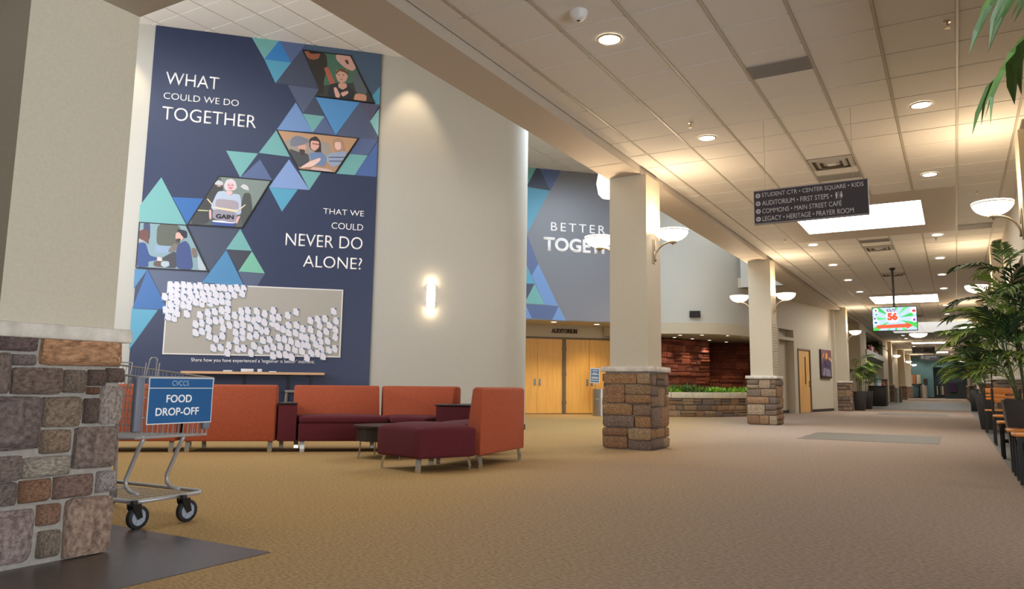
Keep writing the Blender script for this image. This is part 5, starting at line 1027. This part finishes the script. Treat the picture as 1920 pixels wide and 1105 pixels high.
# ================================================================ EASEL SIGN AND BINS
ea = thing('easel_sign', 'small blue notice on a thin stand in front of the right auditorium doors', 'easel sign', (-9.55, 20.6, 0), math.radians(35))
mb = MB(); mb.tube([(0,0,.9),(.03,0,0.01)], .012, 6); mb.build('pole', CHROME, ea); mb = MB(); mb.lathe([(0,0),(.15,0),(.15,.015),(0,.02)], 20, 0, Matrix.Translation((.03,0,0))); mb.build('base', CHROME, ea)
mb = MB(); mb.box(-.15,.15,-.02,0,0,.46); o = mb.build('frame', mat('grey_frame', (178,180,186), .4, .3), ea); o.location = (-.02,-.02,.94); o.rotation_euler = (math.radians(-6), math.radians(3), 0)
mb = MB(); mb.box(-.125,.125,-.024,-.02,.03,.43); p_ = mb.build('blue_sheet', mat('slate_blue_sheet', (72,100,132), .5), o)
mb = MB()
for z, wd in ((.37,.07),(.29,.06),(.26,.10),(.17,.10),(.14,.10),(.08,.11)): mb.box(-wd,wd,-.026,-.024,z,z+.014)
mb.build('text_rows', mat('sheet_text', (206,212,220), .5), p_)
def bin_(x, y, r, h, lab, cat='trash can'):
    t = thing('trash_can', lab, cat, (x, y, 0)); mb = MB(); mb.lathe([(0,0),(r,0),(r,h),(r*.88,h),(r*.86,h-.08),(0,h-.09)], 32); mb.build('body', STEEL, t, smooth=True); t.children[0].data.set_sharp_from_angle(angle=.5)
    mb = MB(); mb.lathe([(r+.003,h*.63),(r+.006,h*.635),(r+.003,h*.64)], 32); mb.build('seam_band', STEEL, t); return t
bin_(-9.02, 19.85, .24, .77, 'cylindrical steel trash can in front of the auditorium doors')
bin_(-3.25, 52.6, .23, .9, 'steel trash can beside the far left stone pillars'); bin_(-2.55, 76, .30, 1.15, 'steel trash can in front of the far teal wall')
# ================================================================ FAR CORRIDOR THINGS
po = thing('kiosk_desk', 'dark wooden kiosk desk with brochures beside the display alcove', 'desk', (-3.40, 40.6, 0))
mb = MB(); mb.box(-.35,.38,-.6,.6,0,.95); mb.build('body', DKWOOD, po, bevel=.01); mb = MB(); mb.box(-.38,.42,-.64,.64,.95,.99); mb.build('desktop', DKWOOD, po)
for i, (dx, dz, c, wd, h) in enumerate(((-.25,.0,(214,196,160),.12,.25),(-.02,0,(110,170,190),.05,.42),(.12,0,(220,220,225),.09,.3),(.3,0,(170,60,60),.05,.22))):
    mb = MB(); mb.box(-wd,wd,-.01,.01,0,h); o = mb.build('brochure_stand', mat('brochure_%d' % i, c, .5)); o.location = (-3.42+dx, 40.3+.1*i, .995); o.rotation_euler = (math.radians(-15), math.radians(8*(i%2)), .2); tag(o, ['cream','turquoise','white','red'][i]+' brochure standing on the dark kiosk desk', 'brochure')
pb2 = thing('cabinet', 'brown wooden cabinet behind the kiosk desk', 'cabinet', (-3.45, 43.6, 0)); mb = MB(); mb.box(-.3,.25,-.4,.4,0,1.3); mb.build('body', BROWNW, pb2); mb = MB(); mb.box(-.34,.29,-.44,.44,1.3,1.34); mb.build('top', DKWOOD, pb2)
mb = MB(); mb.box(-.45,.1,-.5,-.4,.55,.6); mb.build('ledge', WOODS, pb2)
fp = thing('arched_panel', 'dark arched panel leaning in the white recess', 'panel', (-4.85, 41.6, 1.15)); mb = MB()
pts = [(-.35,0),(.35,0),(.35,.7),(.22,.9),(0,1.0),(-.22,.9),(-.35,.7)]; mb.add([(0.0,a,b) for a, b in pts]+[(.05,a,b) for a, b in pts], [tuple(range(6,-1,-1)), tuple(range(7,14))]+[(i,(i+1)%7,7+(i+1)%7,7+i) for i in range(7)]); mb.build('panel', DKWOOD, fp)
cbx = thing('display_cabinet', 'dark display cabinet in the upper alcove', 'cabinet', (-5.0, 44.5, 2.78)); mb = MB(); mb.box(-.75,-.1,-4.2,4.2,0,.90); mb.box(-.75,.95,5.6,5.85,0,.93); mb.build('body', DKWOOD, cbx)
for i, (y, c, h) in enumerate(((43.5,(150,40,50),.42),(45.0,(232,220,214),.5),(46.2,(140,36,46),.46),(47.6,(226,214,208),.3))):
    f = thing('figurine', ['small red figurine, leftmost on the alcove shelf','tall white figurine on the alcove shelf','second red figurine on the alcove shelf','short white figurine, rightmost on the alcove shelf'][i], 'figurine', (-4.0, y, 2.78))
    mb = MB(); mb.lathe([(0,0),(.14,0),(.10,h*.4),(.12,h*.65),(.05,h*.75),(0,h*.76)], 12); mb.build('body', mat('fig_%d' % i, c, .5), f, smooth=True); mb = MB(); mb.lathe([(0,h*.72),(.05,h*.78),(.06,h*.87),(.03,h*.97),(0,h)], 12); mb.build('head', mat('fig_head', (206,160,130), .5), f, smooth=True)
wa = thing('wall_art', 'row of upright coloured wooden planks hung on the teal wall', 'wall art', (-3.92, 79.9, 1.28))
for i, (c, wd) in enumerate((((176,116,84),.2),((196,176,140),.1),((186,108,72),.22),((120,112,104),.1),((206,196,170),.14),((188,180,140),.2))):
    x = [0,.22,.34,.58,.68,.80][i]; mb = MB(); mb.box(x,x+wd,-.05-.02*(i%2),0,.02*(i%3),.93-.02*(i%2)); mb.build('plank', mat('plank_%d' % i, c, .7), wa)
bc = thing('black_cabinet', 'tall black cabinet standing by the teal wall', 'cabinet', (-2.8, 79.4, 0)); mb = MB(); mb.box(-.3,.3,-.3,.3,0,1.35); mb.build('body', BLACKM, bc, bevel=.02); mb = MB(); mb.box(.02,.14,-.32,-.3,.75,1.25); mb.build('paper_notice', WHITE, bc)
nb = thing('framed_notice', 'dark framed notice on the teal wall above the steel trash can', 'picture frame', (-2.7, 80.0, 1.28)); mb = MB(); mb.box(0,.36,-.04,0,0,.55); mb.build('frame', DKWOOD, nb)
cr = thing('coat_rack', 'black rack hung with coats inside the dark recess', 'coat rack', (-1.2, 81.2, 0))
mb = MB(); mb.box(-.5,.5,-.2,.2,1.26,1.32); mb.box(-.5,-.45,-.2,.2,0,1.3); mb.box(.45,.5,-.2,.2,0,1.3); mb.build('frame', BLACKM, cr)
for i, c in enumerate(((196,186,130),(40,42,40),(120,110,90),(226,220,214),(180,60,60),(60,90,160))):
    mb = MB(); x = -.38+i*.15; mb.add([(x-.05,-.12,1.15),(x+.05,-.12,1.15),(x+.06,-.14,.35),(x-.06,-.14,.3),(x-.05,.1,1.15),(x+.05,.1,1.15),(x+.06,.12,.35),(x-.06,.12,.3)], [(0,3,2,1),(4,5,6,7),(0,1,5,4),(1,2,6,5),(2,3,7,6),(3,0,4,7)]); o = mb.build('coat', mat('coat_%d' % i, c, .9)); o.location = (-1.2, 81.2, 0); tag(o, ['pale yellow','black','olive','white','red','blue'][i]+' coat hanging on the black rack in the dark recess', 'coat')
dk = thing('counter_desk', 'dark counter with a pale top edge at the right of the far recess', 'desk', (-.06, 79.2, 0)); mb = MB(); mb.box(-.9,.9,-.3,.3,0,1.36); mb.build('body', TEALD, dk); mb = MB(); mb.box(-1.0,1.0,-.36,.36,1.36,1.42); mb.build('countertop', BLACKM, dk)
wc = thing('purple_coat', 'dark purple coat draped at the far counter', 'coat', (-.25, 78.74, .60)); mb = MB(); mb.prism([(-.3,-.1),(.3,-.1),(.3,.05),(-.3,.05)], 0, .8, 0, None, .7); mb.build('cloth', mat('purple_cloth', (58,36,70), .9), wc)
bb = thing('black_bin', 'black open topped cabinet beside the far right pillar', 'cabinet', (.72, 34.5, 0)); mb = MB(); mb.box(-.24,.35,-.3,.3,0,.84); mb.build('body', BLACKM, bb, bevel=.01); mb = MB(); mb.box(-.26,.37,-.32,.32,.84,.87); mb.build('top', BLACK, bb)
mb = MB(); mb.box(-.06,.06,-.1,.1,0,.22); o = mb.build('brochure_stand', WHITE); o.location = (.78,34.4,.87); tag(o, 'white holder with leaflets on the black cabinet by the right pillar', 'leaflet holder')
mb = MB(); mb.box(0,.34,-.02,0,0,.18); o = mb.build('door_plate', mat('plate_grey', (96,100,104), .5)); o.location = (.87,38.38,1.92); tag(o, 'small grey sign plate on the fourth right pillar', 'sign')
# ================================================================ CHAIRS
def make_chair():
    t = thing('dining_chair', None, 'chair')     # front towards +x local, width along y
    mb = MB(); mb.prism([(-.21,-.20),(.215,-.215),(.235,-.1),(.235,.1),(.215,.215),(-.21,.20)], .435, .462); mb.build('seat', CHAIRW, t, bevel=.008)
    for sx, sy in ((1,-1),(1,1)):
        mb = MB(); mb.box(.165,.20,sy*.19-.016,sy*.19+.016,0,.435); mb.build('leg', BLACKM, t)
    for sy in (-1, 1):
        mb = MB(); mb.tube([(-.245,sy*.19,0),(-.205,sy*.19,.45),(-.235,sy*.19,.88)], .018, 6); mb.build('leg', BLACKM, t)
    mb = MB(); mb.box(-.20,.18,-.20,-.18,.385,.43); mb.box(-.20,.18,.18,.20,.385,.43); mb.box(.17,.19,-.19,.19,.385,.43); mb.box(-.20,.18,-.195,-.185,.20,.225); mb.box(-.20,.18,.185,.195,.20,.225); mb.build('seat_frame', BLACKM, t)
    vs = []
    mb = MB(); mb.box(-.255,-.232,-.21,.21,.79,.885); mb.box(-.252,-.23,-.2,.2,.72,.765); mb.box(-.25,-.228,-.2,.2,.655,.70); mb.build('backrest', CHAIRW, t, bevel=.005)
    return t
ch0 = make_chair(); first = True
spots = [(8.15+.19,'nearest black legged wood seat chair at the right edge beside the big palm pot'), (8.98+.19,'second wood seat chair from the camera beside the big palm pot'), (11.05+.19,'third wood seat chair from the camera between the two palm pots'), (12.45+.19,'fourth wood seat chair, nearer the smaller palm pot'), (17.4+.19,'farthest wood seat chair beside the smaller palm pot')]
for y, lab in spots:
    o = ch0 if first else copy_tree(ch0); first = False
    o.location = (.665, y, 0); o.rotation_euler = (0,0,PI)
    if y > 12: o.location = (.69, y+(.0 if y > 15 else 1.2), 0); o.rotation_euler = (0,0,-PI/2)
    o['label'] = lab; o['group'] = 'wood seat chairs along the right side'
# ================================================================ PALMS
def frond_mesh(seed, L=1.0, droop=.5, n=14, wid=.035, lf=.34, mt=LEAF, arch=.5):
    """pinnate frond growing from the origin along +x and up, tip bending down"""
    rn = random.Random(seed); mb = MB(); pts = []
    for i in range(9):
        t = i/8; pts.append(Vector((L*t*(1-.12*t), .03*math.sin(t*3+seed)*L, L*(arch*t-droop*t*t))))
    mb.tube(pts, [.007*(1-.75*i/8)+.001 for i in range(9)], 4, 0, None, False)
    for k in range(n):
        t = .22+.78*k/(n-1); i = min(int(t*8), 7); f = t*8-i; p = pts[i].lerp(pts[i+1], f); d = (pts[i+1]-pts[i]).normalized()
        side = Vector((-d.y, d.x, 0)).normalized()
        for s in (-1, 1):
            if k == n-1 and s > 0: dirv = d
            else: dirv = (d*.75+side*s*(.85-.25*t)+Vector((0,0,.10-.25*rn.random()))).normalized()
            l = lf*math.sin(.5+2.2*t*.9)*rn.uniform(.85,1.12); w_ = wid*rn.uniform(.8,1.15); nrm = dirv.cross(Vector((0,0,1))).normalized()
            m1 = p+dirv*l*.35+Vector((0,0,.0)); m2 = p+dirv*l*.72-Vector((0,0,.06*l+.04*l*rn.random())); tip = p+dirv*l-Vector((0,0,l*rn.uniform(.16,.3)))
            fold = Vector((0,0,w_*.35))
            mb.add([p, m1-nrm*w_*.5+fold, m1, m1+nrm*w_*.5+fold, m2-nrm*w_*.42+fold*.6, m2, m2+nrm*w_*.42+fold*.6, tip], [(0,1,2),(0,2,3),(1,4,5,2),(2,5,6,3),(4,7,5),(5,7,6)])
    return mb.mesh('frond', [mt])
FR = {'d': [frond_mesh(i, 1, .55, 13, .040, .36, [LEAF, LEAF_D, LEAF][i%3], .55) for i in range(5)], 'l': [frond_mesh(20+i, 1, .7, 13, .038, .34, [LEAF_L, LEAF][i%2], .55) for i in range(3)]}
FR['w'] = [frond_mesh(40+i, 1, .6, 9, .062, .36, [LEAF, LEAF_D, LEAF_L, LEAF][i%4], .62) for i in range(4)]
def palm(label, x, y, potw, poth, stems, seed, fr_len, soil_z=None, taper=.7, group=None, tones='ddl', az0=0, azs=PI, droopy=(-.1,.75)):
    t = thing('potted_palm', label, 'plant', (x, y, 0), 0, group); h = potw/2; b = h*taper
    mb = MB(); t_ = .03
    vs = [(-b,-b,0),(b,-b,0),(b,b,0),(-b,b,0),(-h,-h,poth),(h,-h,poth),(h,h,poth),(-h,h,poth),(-h+t_,-h+t_,poth),(h-t_,-h+t_,poth),(h-t_,h-t_,poth),(-h+t_,h-t_,poth),(-h+t_,-h+t_,poth-.06),(h-t_,-h+t_,poth-.06),(h-t_,h-t_,poth-.06),(-h+t_,h-t_,poth-.06)]
    mb.add(vs, [(3,2,1,0),(0,1,5,4),(1,2,6,5),(2,3,7,6),(3,0,4,7),(4,5,9,8),(5,6,10,9),(6,7,11,10),(7,4,8,11),(8,9,13,12),(9,10,14,13),(10,11,15,14),(11,8,12,15)]); mb.build('pot', POT, t, bevel=.008)
    mb = MB(); mb.box(-h+t_,h-t_,-h+t_,h-t_,poth-.09,poth-.045); mb.build('soil', SOIL, t)
    rn = random.Random(seed)
    for sx, sy, tx, ty, hz_, nf in stems:
        pts = [Vector((sx, sy, poth-.08)).lerp(Vector((tx, ty, hz_)), k/5)+Vector((0,0,.0)) for k in range(6)]
        mb = MB(); mb.tube(pts, [.016-.0015*k for k in range(6)], 6); mb.build('stem', STEM, t)
        for k in range(nf):
            me = rn.choice(FR[rn.choice(tones)]); az = az0+((k*2.4+rn.uniform(-.4,.4)+PI) % (2*PI)-PI)*azs/PI; f = rn.uniform(.55, 1.0); p = pts[0].lerp(pts[-1], f); s_ = fr_len*rn.uniform(.75,1.15)
            inst(me, 'frond', t, p, (0, -rn.uniform(*droopy), az), (s_, s_, s_))
    return t
palm('large potted palm in a square charcoal pot at the right edge', .70, 9.64, .54, .755, [(-.12,.0,-.28,.05,1.75,9),(.05,-.05,.1,-.1,1.95,8),(.1,.1,.25,.2,1.6,7),(-.03,.1,-.15,.3,2.2,8),(-.1,-.1,-.2,-.2,1.25,7),(-.05,.05,-.1,.1,2.45,4),(-.08,.02,-.22,-.05,1.05,7),(.02,.08,-.05,.2,1.45,7)], 3, .60, az0=-2.7, azs=2.6, droopy=(.05,1.15), tones='wwwl')
palm('second potted palm in a charcoal pot behind the wooden chairs', .63, 19.1, .56, .76, [(-.1,0,-.25,0,1.9,12),(.05,.05,.1,.1,2.3,11),(.1,-.1,.3,-.1,1.7,9),(-.05,-.1,-.1,-.2,1.25,10),(0,.1,-.3,.3,1.5,10),(-.1,-.05,-.2,-.1,1.0,8),(.1,.1,.2,.1,2.0,9)], 8, .86, tones='dll', az0=2.9, azs=2.3, droopy=(-.1,.95))
palm('left potted palm in a tall dark pot beside the third pillar', -3.33, 31.75, .48, .74, [(-.05,0,-.1,0,1.7,9),(.05,.05,.1,0,2.0,9),(0,-.05,.05,-.1,1.3,8),(.0,.0,.0,0,1.55,8)], 13, .72, tones='dll', taper=.72, az0=.6, azs=1.9)
palm('rear potted palm in a black pot, just behind its twin at the third pillar', -3.36, 34.3, .55, .74, [(0,0,.05,0,1.3,6),(.05,.05,.2,.1,1.1,5)], 17, .6, taper=.8, az0=0, azs=1.9)
palm('small spiky plant in the upper display alcove, left one', -4.1, 41.6, .25, .15, [(0,0,0,0,.5,16)], 23, .42, droopy=(-.2,1.2)).location = (-4.1, 41.6, 2.78)
palm('small spiky plant in the upper display alcove, right one', -4.0, 49.0, .25, .15, [(0,0,0,0,.55,16)], 24, .5, droopy=(-.2,1.2)).location = (-4.0, 49.0, 2.78)
# foreground palm, mostly beyond the right frame edge
fg = palm('foreground palm whose leaf tips hang into the top right corner', 1.22, 3.3, .55, .75, [(0,0,.05,.0,2.0,2),(.05,.05,.2,.2,2.3,3)], 31, .5)
def aimed(parent, base, tip, L, me, roll=0):
    b = Vector(base); d = Vector(tip)-b; o = bpy.data.objects.new('frond', me); COL.objects.link(o); o.parent = parent
    l = math.hypot(.88, 0); ang = math.atan2(d.y, d.x); el = math.atan2(d.z, math.hypot(d.x, d.y)); s_ = d.length/.88
    o.matrix_local = Matrix.Translation(b-parent.location) @ Matrix.Rotation(ang, 4, 'Z') @ Matrix.Rotation(-el, 4, 'Y') @ Matrix.Rotation(roll, 4, 'X') @ Matrix.Diagonal((s_, s_, s_, 1))
    return o
FGF = frond_mesh(77, 1, .55, 9, .05, .40, MATS['palm_leaf'], .55)
aimed(fg, (1.0,3.4,2.45), (.24,3.2,2.08), 1, FGF); aimed(fg, (1.05,3.4,2.60), (.26,3.15,2.40), 1, FGF, .3)
